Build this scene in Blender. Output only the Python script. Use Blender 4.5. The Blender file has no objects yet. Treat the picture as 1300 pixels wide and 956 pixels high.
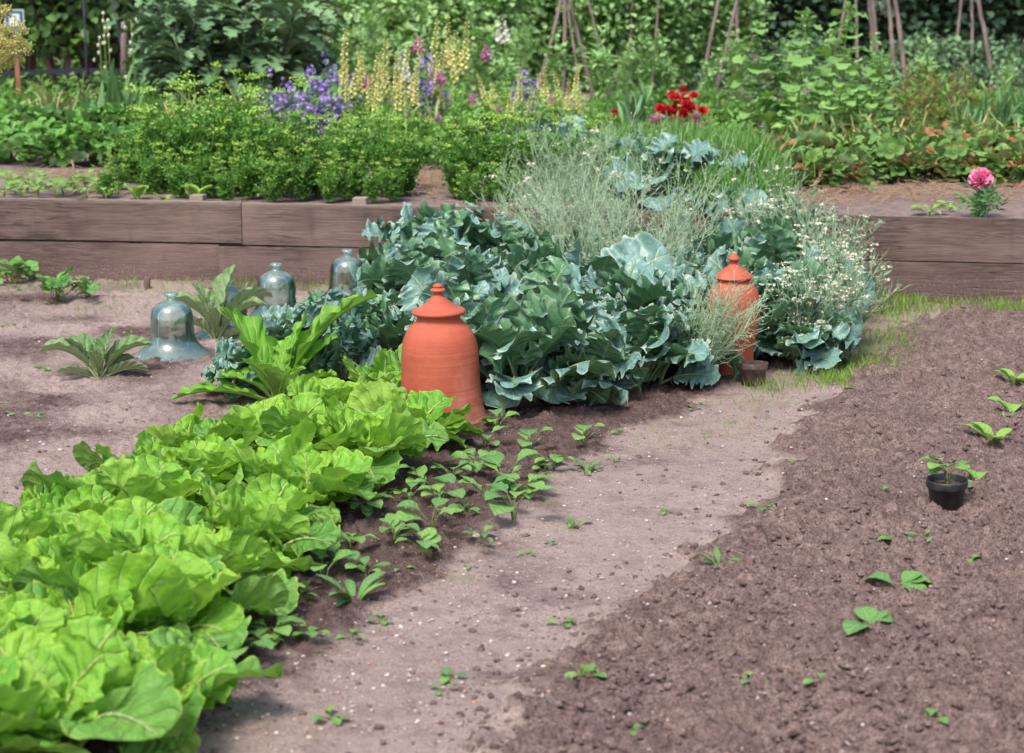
import bpy, math
import numpy as np
from mathutils import Vector
PI = math.pi
R = math.radians
sc = bpy.context.scene
C = sc.collection
rng = np.random.default_rng(7)

# ------------------------------------------------------------------ camera
CAMZ = 1.6; F = 2400.0; PITCH = math.atan(498 / F)
cp, sp_ = math.cos(PITCH), math.sin(PITCH)
cam_d = bpy.data.cameras.new('camera'); cam = bpy.data.objects.new('camera', cam_d); C.objects.link(cam)
cam.location = (0, 0, CAMZ); cam.rotation_euler = (PI / 2 - PITCH, 0, 0)
cam_d.sensor_width = 36; cam_d.lens = F / 1300 * 36; cam_d.clip_end = 1000
cam_d.dof.use_dof = True; cam_d.dof.focus_distance = 6.9; cam_d.dof.aperture_fstop = 4.2
sc.camera = cam

def ray(px, py):
    return np.array([px - 650.0, F * cp - (py - 478) * sp_, -F * sp_ - (py - 478) * cp])
def P(px, py, z=0.0):
    """ground point seen at a pixel of the 1300x956 photograph"""
    r = ray(px, py); t = (z - CAMZ) / r[2]
    return np.array([r[0] * t, r[1] * t, z])
def HH(px, pyb, pyt, z=0.0):
    """real height of an upright thing with base and top at these rows"""
    p = P(px, pyb, z); r = ray(px, pyt)
    return CAMZ + p[1] * r[2] / r[1] - z
def pxof(x, y, z):
    d = y * cp + (CAMZ - z) * sp_
    return 650 + F * x / d

# ------------------------------------------------------------------ noise
def hsh(ix, iy, s):
    ix = ix.astype(np.int64); iy = iy.astype(np.int64)
    h = (ix * 374761393 + iy * 668265263 + s * 1442695041) & 0xFFFFFFFF
    h = ((h ^ (h >> 13)) * 1274126177) & 0xFFFFFFFF
    h = ((h ^ (h >> 16)) * 2246822519) & 0xFFFFFFFF
    return ((h ^ (h >> 15)) & 0xFFFFFF) / float(0xFFFFFF)
def vn(X, Y, s, seed=0):
    x = X / s; y = Y / s; ix = np.floor(x); iy = np.floor(y); fx = x - ix; fy = y - iy
    fx = fx * fx * (3 - 2 * fx); fy = fy * fy * (3 - 2 * fy)
    a = hsh(ix, iy, seed); b = hsh(ix + 1, iy, seed); c = hsh(ix, iy + 1, seed); d = hsh(ix + 1, iy + 1, seed)
    return (a * (1 - fx) + b * fx) * (1 - fy) + (c * (1 - fx) + d * fx) * fy
def worley(X, Y, cell, seed, prob=1.0, rmin=.35, rmax=.75):
    gx = np.floor(X / cell); gy = np.floor(Y / cell); best = np.zeros_like(X)
    for dx in (-1, 0, 1):
        for dy in (-1, 0, 1):
            cx = gx + dx; cy = gy + dy
            r1 = hsh(cx, cy, seed); r2 = hsh(cx, cy, seed + 1); r3 = hsh(cx, cy, seed + 2); r4 = hsh(cx, cy, seed + 3)
            rad = cell * (rmin + (rmax - rmin) * r3)
            d2 = (X - (cx + r1) * cell) ** 2 + ((Y - (cy + r2) * cell) * (0.8 + .5 * r4)) ** 2
            h = np.sqrt(np.maximum(0, rad * rad - d2)) * (r4 < prob)
            best = np.maximum(best, h)
    return best

# ------------------------------------------------------------------ mesh building
class MB:
    def __init__(s): s.V = []; s.Q = []; s.T = []; s.A = []; s.n = 0
    def add(s, V, Q=None, T=None, A=None):
        V = np.asarray(V, float).reshape(-1, 3)
        if A is None: A = np.full((len(V), 4), .5)
        s.V.append(V); s.A.append(A)
        if Q is not None and len(Q): s.Q.append(np.asarray(Q, np.int64).reshape(-1, 4) + s.n)
        if T is not None and len(T): s.T.append(np.asarray(T, np.int64).reshape(-1, 3) + s.n)
        s.n += len(V)
    def merge(s, o, rz=0, loc=(0, 0, 0), sc_=1.0):
        if not o.n: return
        V = np.concatenate(o.V); c, k = math.cos(rz), math.sin(rz)
        M = np.array([[c, -k, 0], [k, c, 0], [0, 0, 1]])
        s.add(V @ M.T * sc_ + np.array(loc), np.concatenate(o.Q) if o.Q else None, np.concatenate(o.T) if o.T else None, np.concatenate(o.A))
    def mesh(s, name, mat=None, smooth=True):
        me = bpy.data.meshes.new(name)
        V = np.concatenate(s.V); Q = np.concatenate(s.Q) if s.Q else np.zeros((0, 4), np.int64); T = np.concatenate(s.T) if s.T else np.zeros((0, 3), np.int64)
        me.vertices.add(len(V)); me.vertices.foreach_set('co', V.ravel())
        li = np.concatenate([Q.ravel(), T.ravel()]).astype(np.int32)
        me.loops.add(len(li)); me.loops.foreach_set('vertex_index', li)
        nf = len(Q) + len(T); me.polygons.add(nf)
        st = np.concatenate([np.arange(len(Q)) * 4, len(Q) * 4 + np.arange(len(T)) * 3]).astype(np.int32)
        me.polygons.foreach_set('loop_start', st)
        try: me.polygons.foreach_set('loop_total', np.concatenate([np.full(len(Q), 4), np.full(len(T), 3)]).astype(np.int32))
        except Exception: pass
        me.polygons.foreach_set('use_smooth', np.full(nf, smooth))
        at = me.attributes.new('lf', 'FLOAT_COLOR', 'POINT'); at.data.foreach_set('color', np.concatenate(s.A).astype(np.float32).ravel())
        me.update(calc_edges=True); me.validate()
        if mat: me.materials.append(mat)
        return me
    def obj(s, name, mat=None, parent=None, loc=None, smooth=True):
        o = bpy.data.objects.new(name, s.mesh(name, mat, smooth)); C.objects.link(o)
        if parent: o.parent = parent
        if loc is not None: o.location = loc
        return o

def attr(n, u=.5, v=.5, r=.5, k=0.0):
    A = np.empty((n, 4)); A[:, 0] = u; A[:, 1] = v; A[:, 2] = r; A[:, 3] = k; return A
def grid_q(nv, nu):
    i = np.arange(nv - 1)[:, None] * nu + np.arange(nu - 1)[None]
    return np.stack([i, i + 1, i + nu + 1, i + nu], -1).reshape(-1, 4)

def tube(mb, pts, rad, sides=5, r=.5, cap=True, v0=0, v1=1):
    pts = np.asarray(pts, float); n = len(pts); rad = np.broadcast_to(rad, (n,))
    t = np.gradient(pts, axis=0); t /= np.linalg.norm(t, axis=1)[:, None] + 1e-9
    ref = np.array([0.31, 0.9, 0.2]) if abs(t[0][2]) > .8 else np.array([0, 0, 1.0])
    x = np.cross(t, ref); x /= np.linalg.norm(x, axis=1)[:, None] + 1e-9; y = np.cross(t, x)
    a = np.arange(sides) * 2 * PI / sides
    V = pts[:, None] + rad[:, None, None] * (np.cos(a)[None, :, None] * x[:, None] + np.sin(a)[None, :, None] * y[:, None])
    i = np.arange(n - 1)[:, None] * sides; j = np.arange(sides)[None]; k = (j + 1) % sides
    Q = np.stack([i + j, i + k, i + k + sides, i + j + sides], -1).reshape(-1, 4)
    A = attr(n * sides, .5, np.repeat(np.linspace(v0, v1, n), sides), r, 1)
    V = V.reshape(-1, 3); T = None
    if cap:
        V = np.vstack([V, pts[-1:] + t[-1:] * rad[-1] * .3]); A = np.vstack([A, A[-1:]])
        b = (n - 1) * sides; T = np.stack([b + np.arange(sides), b + (np.arange(sides) + 1) % sides, np.full(sides, n * sides)], -1)
    mb.add(V, Q, T, A)

def lathe(mb, prof, seg=64, wob=0.0, seed=0, close=False):
    pr = np.asarray(prof, float); n = len(pr); a = np.arange(seg) * 2 * PI / seg
    r = pr[:, 0][:, None] * (1 + wob * np.sin(2 * a + seed)[None]); V = np.stack([r * np.cos(a), r * np.sin(a), np.repeat(pr[:, 1][:, None], seg, 1)], -1)
    i = np.arange(n - 1)[:, None] * seg; j = np.arange(seg)[None]; k = (j + 1) % seg
    Q = np.stack([i + j, i + k, i + k + seg, i + j + seg], -1).reshape(-1, 4)
    mb.add(V.reshape(-1, 3), Q, None, attr(n * seg, .5, .5, .5))
def smooth_prof(pts, n=60):
    """Catmull-Rom through the profile points"""
    p = np.asarray(pts, float); p = np.vstack([2 * p[0] - p[1], p, 2 * p[-1] - p[-2]]); out = []
    k = max(2, n // (len(p) - 3))
    for i in range(1, len(p) - 2):
        for t in np.linspace(0, 1, k, endpoint=False):
            a, b, c, d = p[i - 1], p[i], p[i + 1], p[i + 2]
            out.append(.5 * (2 * b + (c - a) * t + (2 * a - 5 * b + 4 * c - d) * t * t + (3 * b - a - 3 * c + d) * t ** 3))
    out.append(p[-2]); return np.array(out)

# ------------------------------------------------------------------ leaves
def leaf(mb, L, W, az=0, base=(0, 0, 0), a0=70, a1=0, nu=9, nv=14, stalk=.2, sw=.05, cup=.2, ruf=.05, rf=3.0, depth=0.0, nl=6,
         point=0.0, skew=1.0, twist=0.0, bendp=1.2, side=0.0, g=None, blunt=.55, pk=0.0, fwd=0.0, bel=0.0, kind=0.0, shred=0.0):
    g = g or rng
    k = np.linspace(0, 1, nv)
    t = .5 * k + .5 * (1 - np.cos(PI * k)) / 2 if stalk < .02 else k
    v = t if stalk < .02 else np.concatenate([np.linspace(0, stalk, 3, endpoint=False), stalk + (1 - stalk) * (.45 * (q := np.linspace(0, 1, nv - 3)) + .55 * np.sin(q * PI / 2))])
    tt = np.clip((v - stalk) / (1 - stalk), 0, 1)
    s = tt ** skew
    prof = np.clip(4 * s * (1 - s), 0, 1) ** (blunt + point * tt)
    half = W / 2 * prof + sw * W * (1 - tt) * .5 + .002
    u = np.linspace(-1, 1, nu); au = np.abs(u)
    ph = g.random(8) * 2 * PI; sd = np.sign(u)
    # margin lobes
    m = np.zeros((nv, nu))
    if depth > 0:
        for q, sg in ((0, -1), (1, 1)):
            w = nl * tt * (1 + .12 * np.sin(3 * tt + ph[q])) + ph[q + 2]
            saw = 1 - np.abs(((w % 1.0) - .5) * 2) ** (1.2)
            mm = depth * (1 - saw) * (1 + .4 * np.sin(2.3 * w + ph[4]))
            m[:, sd == sg] = mm[:, None] * au[None, sd == sg] ** 1.5
    X = u[None] * half[:, None] * (1 - m)
    if shred > 0: X *= 1 + shred * (g.random((nv, nu)) - .5) * au[None] ** 3
    zz = cup * half[:, None] * au[None] ** 1.6
    wob = np.sin(2 * PI * rf * tt[:, None] + np.where(sd >= 0, ph[0], ph[1])[None]) + .55 * np.sin(2 * PI * rf * 1.73 * tt[:, None] + np.where(sd >= 0, ph[2], ph[3])[None])
    zz = zz + ruf * W * wob * au[None] ** 2 * (prof[:, None] ** .5)
    X = X + u[None] * ruf * W * .35 * np.cos(2 * PI * rf * tt[:, None] * 1.37 + ph[5]) * au[None] ** 2 * prof[:, None]
    if pk > 0: zz = zz + pk * W * (np.sin(u[None] * 7 + ph[4]) * np.sin(tt[:, None] * 13 + ph[5]) + .6 * np.sin(u[None] * 11 + ph[6] + 3 * tt[:, None]) * np.sin(tt[:, None] * 23 + ph[7])) * prof[:, None]
    if bel: zz = zz - bel * W * np.sin(PI * tt)[:, None] * (1 - au[None] ** 2)
    th = R(a0) + (R(a1) - R(a0)) * v ** bendp
    dv = np.diff(v, prepend=0) * L
    cy = np.cumsum(np.cos(th) * dv); cz = np.cumsum(np.sin(th) * dv)
    cx = side * L * v ** 2
    tw = twist * v[:, None]
    Xr = X * np.cos(tw) - zz * np.sin(tw); Zr = X * np.sin(tw) + zz * np.cos(tw)
    Yf = fwd * au[None] * half[:, None]
    Vx = cx[:, None] + Xr
    Vy = cy[:, None] - Zr * np.sin(th)[:, None] + Yf * np.cos(th)[:, None]
    Vz = cz[:, None] + Zr * np.cos(th)[:, None] + Yf * np.sin(th)[:, None]
    c, s_ = math.cos(az), math.sin(az)
    V = np.stack([Vx * c - Vy * s_ + base[0], Vx * s_ + Vy * c + base[1], Vz + base[2]], -1).reshape(-1, 3)
    A = attr(nv * nu, np.tile(u * .5 + .5, nv), np.repeat(v, nu), g.random(), kind)
    mb.add(V, grid_q(nv, nu), None, A)
    # a raised midrib under the blade
    rp = np.stack([cx, cy + np.sin(th) * .004, cz - np.cos(th) * .003], -1)
    rp = np.stack([rp[:, 0] * c - rp[:, 1] * s_ + base[0], rp[:, 0] * s_ + rp[:, 1] * c + base[1], rp[:, 2] + base[2]], -1)
    if L > .09: tube(mb, rp, L * .022 * (1 - v * .85) + .0006, 5, .5, cap=False)

def flip_up(V): return V
def tmpl(shape='ovate'):
    """small unit leaves: returns V, Q, T, uv"""
    if shape == 'ovate': nu, nv = 3, 5; k = np.linspace(0, 1, nv); w = np.array([.06, .36, .42, .28, .02]); cup = .35; bend = -.35
    elif shape == 'round': nu, nv = 5, 5; k = np.array([0, .22, .52, .82, 1]); w = np.array([.1, .42, .52, .38, .08]); cup = .3; bend = -.3
    elif shape == 'lance': nu, nv = 3, 5; k = np.linspace(0, 1, nv); w = np.array([.04, .13, .14, .09, .01]); cup = .5; bend = -.5
    elif shape == 'blade': nu, nv = 2, 6; k = np.linspace(0, 1, nv); w = np.array([.03, .028, .025, .02, .012, .001]); cup = 0; bend = -.45
    elif shape == 'petal': nu, nv = 3, 4; k = np.linspace(0, 1, nv); w = np.array([.06, .3, .4, .15]); cup = .4; bend = .15
    u = np.linspace(-1, 1, nu)
    V = np.stack([u[None] * w[:, None], np.repeat(k[:, None], nu, 1) + 0 * u[None], cup * np.abs(u)[None] * w[:, None] + bend * k[:, None] ** 2 * .5], -1)
    return V.reshape(-1, 3), grid_q(nv, nu), np.stack([np.tile(u * .5 + .5, nv), np.repeat(k, nu)], -1)
def combine(lst):
    V = []; Q = []; U = []; n = 0
    for (v, q, u, az, tilt, s, off) in lst:
        c, s_ = math.cos(az), math.sin(az); ct, st = math.cos(tilt), math.sin(tilt)
        w = v * s; w = np.stack([w[:, 0], w[:, 1] * ct - w[:, 2] * st, w[:, 1] * st + w[:, 2] * ct], -1)
        w = np.stack([w[:, 0] * c - w[:, 1] * s_, w[:, 0] * s_ + w[:, 1] * c, w[:, 2]], -1) + np.array(off)
        V.append(w); Q.append(q + n); U.append(u); n += len(v)
    return np.concatenate(V), np.concatenate(Q), np.concatenate(U)
TO, TR, TL, TB, TP = [tmpl(k) for k in ('ovate', 'round', 'lance', 'blade', 'petal')]
T3 = combine([(*TR, a, .1, .75, (0, .25, 0)) for a in (0, 1.35, -1.35)])
TCUR = combine([(*TR, a, ti, .55, (0, o, 0)) for a, ti, o in ((0, .3, .45), (1.2, -.4, .35), (-1.2, .5, .35), (.6, .9, .5), (-.7, -.7, .55), (2.0, .6, .2), (-2.0, -.3, .2))])
TFER = combine([(*TL, a, ti, .5, (0, o, 0)) for a, ti, o in ((0, .1, .5), (.9, .2, .4), (-.9, -.2, .4), (1.1, -.1, .15), (-1.1, .3, .15))])
TF5 = combine([(*TP, a * 2 * PI / 5, .35, 1, (0, 0, 0)) for a in range(5)])
TF4 = combine([(*TP, a * 2 * PI / 4, .25, 1, (0, 0, 0)) for a in range(4)])
TMANY = combine([(*TP, a * 2.39996, .15 + .045 * a, .95 - .012 * a, (0, 0, .012 * a)) for a in range(34)])

def inst(mb, T, pos, D, U, S, r=None, k=0.0, g=None):
    g = g or rng
    tV, tQ, tU = T; N = len(pos)
    if N == 0: return
    D = D / (np.linalg.norm(D, axis=1)[:, None] + 1e-9); X = np.cross(D, U); X /= np.linalg.norm(X, axis=1)[:, None] + 1e-9; U = np.cross(X, D)
    S = np.broadcast_to(S, (N,))
    V = pos[:, None] + S[:, None, None] * (tV[None, :, 0:1] * X[:, None] + tV[None, :, 1:2] * D[:, None] + tV[None, :, 2:3] * U[:, None])
    m = len(tV); Q = (tQ[None] + (np.arange(N) * m)[:, None, None]).reshape(-1, 4)
    rr = g.random(N) if r is None else np.broadcast_to(r, (N,))
    A = np.stack([np.tile(tU[:, 0], N), np.tile(tU[:, 1], N), np.repeat(rr, m), np.full(N * m, k)], -1)
    mb.add(V.reshape(-1, 3), Q, None, A)
def rdir(n, g, up=0.0):
    d = g.normal(size=(n, 3)); d /= np.linalg.norm(d, axis=1)[:, None]; d[:, 2] += up; return d
def ico():
    t = (1 + 5 ** .5) / 2
    v = np.array([(-1, t, 0), (1, t, 0), (-1, -t, 0), (1, -t, 0), (0, -1, t), (0, 1, t), (0, -1, -t), (0, 1, -t), (t, 0, -1), (t, 0, 1), (-t, 0, -1), (-t, 0, 1)], float)
    f = [(0, 11, 5), (0, 5, 1), (0, 1, 7), (0, 7, 10), (0, 10, 11), (1, 5, 9), (5, 11, 4), (11, 10, 2), (10, 7, 6), (7, 1, 8), (3, 9, 4), (3, 4, 2), (3, 2, 6), (3, 6, 8), (3, 8, 9), (4, 9, 5), (2, 4, 11), (6, 2, 10), (8, 6, 7), (9, 8, 1)]
    v /= np.linalg.norm(v[0]); v = list(map(tuple, v)); cache = {}; nf = []
    def mid(a, b):
        k = (min(a, b), max(a, b))
        if k not in cache:
            m = (np.array(v[a]) + np.array(v[b])) / 2; v.append(tuple(m / np.linalg.norm(m))); cache[k] = len(v) - 1
        return cache[k]
    for a, b, c in f:
        ab, bc, ca = mid(a, b), mid(b, c), mid(c, a); nf += [(a, ab, ca), (b, bc, ab), (c, ca, bc), (ab, bc, ca)]
    return np.array(v), np.array(nf)
ICV, ICF = ico()
def lumps(mb, pos, S, g, squash=.7, jit=.25, r=None):
    N = len(pos)
    if not N: return
    for q in range(6):
        sel = np.arange(N) % 6 == q
        if not sel.any(): continue
        T = ICV * (1 + jit * (g.random((len(ICV), 1)) - .5) * 2) * np.array([1, .65 + .5 * g.random(), squash])
        p = pos[sel]; n = len(p); a = g.random(n) * 2 * PI; c, s = np.cos(a), np.sin(a); ss = np.broadcast_to(S, (N,))[sel]
        V = np.stack([T[None, :, 0] * c[:, None] - T[None, :, 1] * s[:, None], T[None, :, 0] * s[:, None] + T[None, :, 1] * c[:, None], np.repeat(T[None, :, 2], n, 0)], -1) * ss[:, None, None] + p[:, None]
        F_ = (ICF[None] + (np.arange(n) * len(T))[:, None, None]).reshape(-1, 3)
        rr = g.random(n) if r is None else np.broadcast_to(r, (N,))[sel]
        mb.add(V.reshape(-1, 3), None, F_, attr(n * len(T), .5, .5, np.repeat(rr, len(T)), 0))

# ------------------------------------------------------------------ materials
class NT:
    def __init__(s, name):
        s.m = bpy.data.materials.new(name); s.m.use_nodes = True; s.t = s.m.node_tree; s.t.nodes.clear()
        s.out = s.t.nodes.new('ShaderNodeOutputMaterial')
    def n(s, typ, ins=None, **kw):
        nd = s.t.nodes.new('ShaderNode' + typ)
        for k, v in kw.items(): setattr(nd, k, v)
        for k, v in (ins or {}).items(): s.put(nd.inputs[k], v)
        return nd
    def put(s, sock, v):
        if isinstance(v, bpy.types.NodeSocket): s.t.links.new(v, sock)
        elif isinstance(v, (tuple, list)) and len(v) == 3 and sock.type == 'RGBA': sock.default_value = (*v, 1)
        else: sock.default_value = v
    def math(s, op, a, b=0.0, c=0.0, clamp=False):
        nd = s.t.nodes.new('ShaderNodeMath'); nd.operation = op; nd.use_clamp = clamp
        s.put(nd.inputs[0], a); s.put(nd.inputs[1], b); s.put(nd.inputs[2], c); return nd.outputs[0]
    def mix(s, f, a, b, mode='MIX'):
        nd = s.t.nodes.new('ShaderNodeMix'); nd.data_type = 'RGBA'; nd.blend_type = mode
        s.put(nd.inputs['Factor'], f); s.put(nd.inputs[6], a); s.put(nd.inputs[7], b); return nd.outputs[2]
    def noise(s, scale, vec=None, detail=3.0, rough=.55, dist=0.0, out=0):
        nd = s.n('TexNoise', {'Scale': scale, 'Detail': detail, 'Roughness': rough, 'Distortion': dist})
        if vec is not None: s.t.links.new(vec, nd.inputs['Vector'])
        return nd.outputs[out]
    def ramp(s, f, lo, hi, a=0.0, b=1.0):
        nd = s.n('MapRange', {0: f, 1: lo, 2: hi, 3: a, 4: b}); nd.clamp = True; return nd.outputs[0]
    def pos(s, kind='Object'):
        return s.n('TexCoord').outputs[kind]
    def scale(s, vec, v):
        return s.n('Mapping', {'Vector': vec, 'Scale': v}).outputs[0]
    def lf(s):
        a = s.n('Attribute', attribute_name='lf'); c = s.n('SeparateColor', {0: a.outputs['Color']})
        return c.outputs[0], c.outputs[1], c.outputs[2], a.outputs['Alpha']
    def bump(s, h, dist, strength=1.0):
        return s.n('Bump', {'Height': h, 'Distance': dist, 'Strength': strength}).outputs[0]
    def done(s, sh): s.t.links.new(sh, s.out.inputs[0]); return s.m

def leafmat(name, top, top2, under=None, stem=None, vein=None, lat=7.0, edge=None, rough=.5, trans=.3, tcol=None, bump=.0, dry=None, spec=.4, bloom=None, slope=.9, bsz=.006, ew=.93):
    t = NT(name); u, v, r, k = t.lf(); P_ = t.pos()
    ob = t.n('ObjectInfo').outputs['Random']
    f = t.ramp(t.math('ADD', t.math('ADD', t.math('MULTIPLY', r, .65), t.math('MULTIPLY_ADD', ob, .35, -.12)), t.math('MULTIPLY', t.noise(9.0, P_, 2.0), .45)), .2, .95)
    col = t.mix(f, top, top2)
    au = t.math('ABSOLUTE', t.math('MULTIPLY_ADD', u, 2.0, -1.0))
    h = None
    if bloom: # waxy patches
        col = t.mix(t.ramp(t.noise(22.0, P_, 4.0, .6), .35, .7), col, bloom)
    if dry: # a share of leaves has gone yellow or brown
        col = t.mix(t.ramp(r, .78, .86), col, dry)
    if vein:
        mid = t.ramp(au, .03, .075, 1.0, 0.0)
        w = t.math('PINGPONG', t.math('SUBTRACT', t.math('MULTIPLY', v, lat), t.math('MULTIPLY', t.math('POWER', au, .8), slope * lat * .22)), .5)
        wob = t.math('ADD', w, t.math('MULTIPLY_ADD', t.noise(30.0, P_, 2.0), .12, -.06))
        latv = t.math('MULTIPLY', t.ramp(wob, .02, .075, 1.0, 0.0), t.ramp(au, .7, .95, 1.0, .1))
        vm = t.math('MAXIMUM', mid, t.math('MULTIPLY', latv, .75))
        net = t.n('TexVoronoi', {'Vector': P_, 'Scale': 95.0}, feature='DISTANCE_TO_EDGE').outputs[0]
        net = t.ramp(net, 0.0, .12, 1.0, 0.0)
        vm2 = t.math('MAXIMUM', vm, t.math('MULTIPLY', net, .28))
        col = t.mix(t.math('MULTIPLY', vm2, .8), col, vein)
        h = t.math('SUBTRACT', t.math('POWER', t.math('MULTIPLY', wob, 2.0), .6), t.math('MULTIPLY', vm, .5))
    if edge:
        col = t.mix(t.ramp(au, ew, .985), col, edge)
    if under:
        gb = t.n('NewGeometry').outputs['Backfacing']
        col = t.mix(t.math('MULTIPLY', gb, .85), col, t.mix(f, under, tuple(x * 1.15 for x in under)) if not vein else t.mix(t.math('MULTIPLY', vm2, .7), under, vein))
    if stem: col = t.mix(t.ramp(k, .4, .6), col, stem)
    ins = {'Base Color': col, 'Roughness': rough, 'Specular IOR Level': spec}
    if bump and h is not None:
        hh = t.math('ADD', h, t.math('MULTIPLY_ADD', t.noise(60.0, P_, 2.0), .5, t.math('MULTIPLY', t.noise(24.0, P_, 3.0), 1.1))); ins['Normal'] = t.bump(hh, bsz, bump)
    elif bump: ins['Normal'] = t.bump(t.noise(45.0, P_, 2.0), .01, bump)
    p = t.n('BsdfPrincipled', ins)
    if trans:
        tc = t.mix(1.0, col, (1.25, 1.35, .55), 'MULTIPLY') if tcol is None else t.mix(.5, tcol, col)
        tl = t.n('BsdfTranslucent', {'Color': tc}); ms = t.n('MixShader', {0: trans, 1: p.outputs[0], 2: tl.outputs[0]}); return t.done(ms.outputs[0])
    return t.done(p.outputs[0])

def petalmat(name, a, b, trans=.25):
    t = NT(name); u, v, r, k = t.lf(); col = t.mix(t.math('ADD', t.math('MULTIPLY', r, .6), t.math('MULTIPLY', v, .4)), a, b)
    p = t.n('BsdfPrincipled', {'Base Color': col, 'Roughness': .6}); tl = t.n('BsdfTranslucent', {'Color': col})
    return t.done(t.n('MixShader', {0: trans, 1: p.outputs[0], 2: tl.outputs[0]}).outputs[0])

M = {}
M['cab'] = leafmat('cabbage_leaf', (.14, .39, .04), (.28, .52, .045), under=(.27, .47, .07), stem=(.46, .58, .18), vein=(.46, .66, .20), lat=8, rough=.52, spec=.3, trans=.33, tcol=(.38, .74, .035), bump=.7, edge=(.36, .58, .07), bsz=.009)
M['cab2'] = leafmat('cabbage_outer_leaf', (.10, .28, .045), (.18, .38, .06), under=(.19, .36, .08), stem=(.36, .5, .18), vein=(.34, .53, .18), lat=9, spec=.3, rough=.5, trans=.28, bump=.8, edge=(.28, .46, .08), bsz=.011)
M['kale'] = leafmat('sea_kale_leaf', (.060, .165, .130), (.125, .265, .235), under=(.075, .20, .07), stem=(.25, .34, .16), vein=(.30, .42, .27), lat=6, rough=.38, trans=.14, tcol=(.12, .28, .04), bump=.55, edge=(.42, .52, .42), ew=.86, bloom=(.18, .34, .325), spec=.55)
M['twig'] = leafmat('sea_kale_seed_stalk', (.26, .40, .23), (.46, .59, .40), rough=.6, trans=0)
M['pod'] = leafmat('sea_kale_seed_pod', (.24, .36, .20), (.36, .46, .24), rough=.6, trans=.1)
M['sage'] = leafmat('narrow_grey_leaf', (.10, .21, .12), (.17, .30, .18), rough=.6, trans=.15)
M['arti'] = leafmat('artichoke_leaf', (.13, .24, .09), (.20, .31, .13), under=(.27, .35, .22), stem=(.33, .40, .18), vein=(.36, .45, .24), lat=8, rough=.55, trans=.15, bump=.8)
M['card'] = leafmat('cardoon_leaf', (.13, .36, .035), (.21, .44, .05), under=(.17, .34, .07), stem=(.34, .5, .12), vein=(.34, .54, .12), lat=9, rough=.5, trans=.3, bump=.6)
M['seedl'] = leafmat('seedling_leaf', (.10, .26, .07), (.22, .42, .09), under=(.2, .32, .13), stem=(.16, .20, .07), vein=(.27, .42, .16), lat=5, rough=.5, trans=.22, bump=.5)
M['young'] = leafmat('young_vegetable_leaf', (.17, .38, .06), (.28, .50, .09), under=(.30, .44, .2), stem=(.3, .42, .15), vein=(.38, .55, .2), lat=7, rough=.5, trans=.25, bump=.5)
M['pars'] = leafmat('parsley_leaf', (.07, .21, .035), (.19, .38, .07), under=(.12, .26, .06), stem=(.18, .34, .05), rough=.45, trans=.28)
M['pumb'] = leafmat('parsley_flower', (.26, .46, .08), (.40, .58, .13), rough=.6, trans=.25)
M['straw'] = leafmat('strawberry_leaf', (.08, .23, .05), (.17, .37, .07), under=(.16, .28, .12), stem=(.22, .22, .06), rough=.5, trans=.22)
M['strawdry'] = leafmat('strawberry_leaf_reddening', (.10, .24, .06), (.22, .36, .09), under=(.16, .25, .1), stem=(.3, .12, .05), rough=.5, trans=.22, dry=(.36, .14, .07))
M['bean'] = leafmat('bean_leaf', (.21, .40, .15), (.40, .60, .26), under=(.17, .31, .11), stem=(.2, .24, .1), rough=.5, trans=.28)
M['holly'] = leafmat('hollyhock_leaf', (.14, .31, .08), (.27, .46, .13), under=(.18, .32, .12), stem=(.2, .3, .09), vein=(.24, .38, .13), lat=5, rough=.55, trans=.28)
M['hedge'] = leafmat('hedge_leaf', (.04, .085, .05), (.085, .155, .085), under=(.05, .1, .05), stem=(.07, .05, .035), rough=.4, trans=.15)
M['shrub'] = leafmat('dark_shrub_leaf', (.045, .12, .03), (.14, .27, .05), under=(.07, .13, .05), stem=(.10, .07, .05), rough=.45, trans=.2)
M['dark'] = leafmat('artichoke_bush_leaf', (.085, .19, .09), (.19, .33, .15), under=(.13, .2, .13), stem=(.15, .2, .1), vein=(.16, .24, .14), lat=8, rough=.55, trans=.12)
M['iris'] = leafmat('sword_leaf', (.09, .22, .09), (.16, .32, .10), under=(.12, .24, .1), rough=.45, trans=.2)
M['bent'] = leafmat('withering_leaf', (.16, .28, .10), (.36, .42, .16), rough=.55, trans=.2, dry=(.5, .38, .18))
M['grass'] = leafmat('grass_blade', (.10, .24, .035), (.22, .38, .06), rough=.5, trans=.25, dry=(.36, .33, .14))
M['cornl'] = leafmat('cornflower_leaf', (.10, .26, .06), (.21, .38, .10), rough=.5, trans=.25)
M['herb'] = leafmat('herb_leaf', (.10, .26, .06), (.22, .41, .10), stem=(.16, .26, .06), rough=.5, trans=.25)
M['dock'] = leafmat('dock_seed', (.22, .20, .06), (.33, .24, .10), stem=(.2, .26, .07), rough=.7, trans=.15)
M['lett'] = leafmat('lettuce_leaf', (.20, .42, .05), (.3, .52, .09), under=(.22, .4, .1), stem=(.4, .5, .2), vein=(.42, .56, .2), lat=6, rough=.45, trans=.3, bump=.6)
M['umb'] = leafmat('umbel_seed', (.42, .44, .13), (.55, .50, .22), stem=(.45, .40, .15), rough=.7, trans=.2)
M['yel'] = petalmat('pale_yellow_petal', (.72, .70, .20), (.80, .78, .40))
M['pur'] = petalmat('violet_petal', (.27, .17, .52), (.46, .36, .72))
M['mag'] = petalmat('magenta_petal', (.50, .05, .33), (.62, .20, .48))
M['whi'] = petalmat('white_petal', (.66, .68, .58), (.8, .8, .74))
M['cream'] = petalmat('cream_floret', (.62, .62, .42), (.8, .8, .68))
M['red'] = petalmat('red_petal', (.52, .008, .02), (.68, .03, .05), .15)
M['pink'] = petalmat('pink_petal', (.62, .20, .33), (.72, .42, .5))
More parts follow.
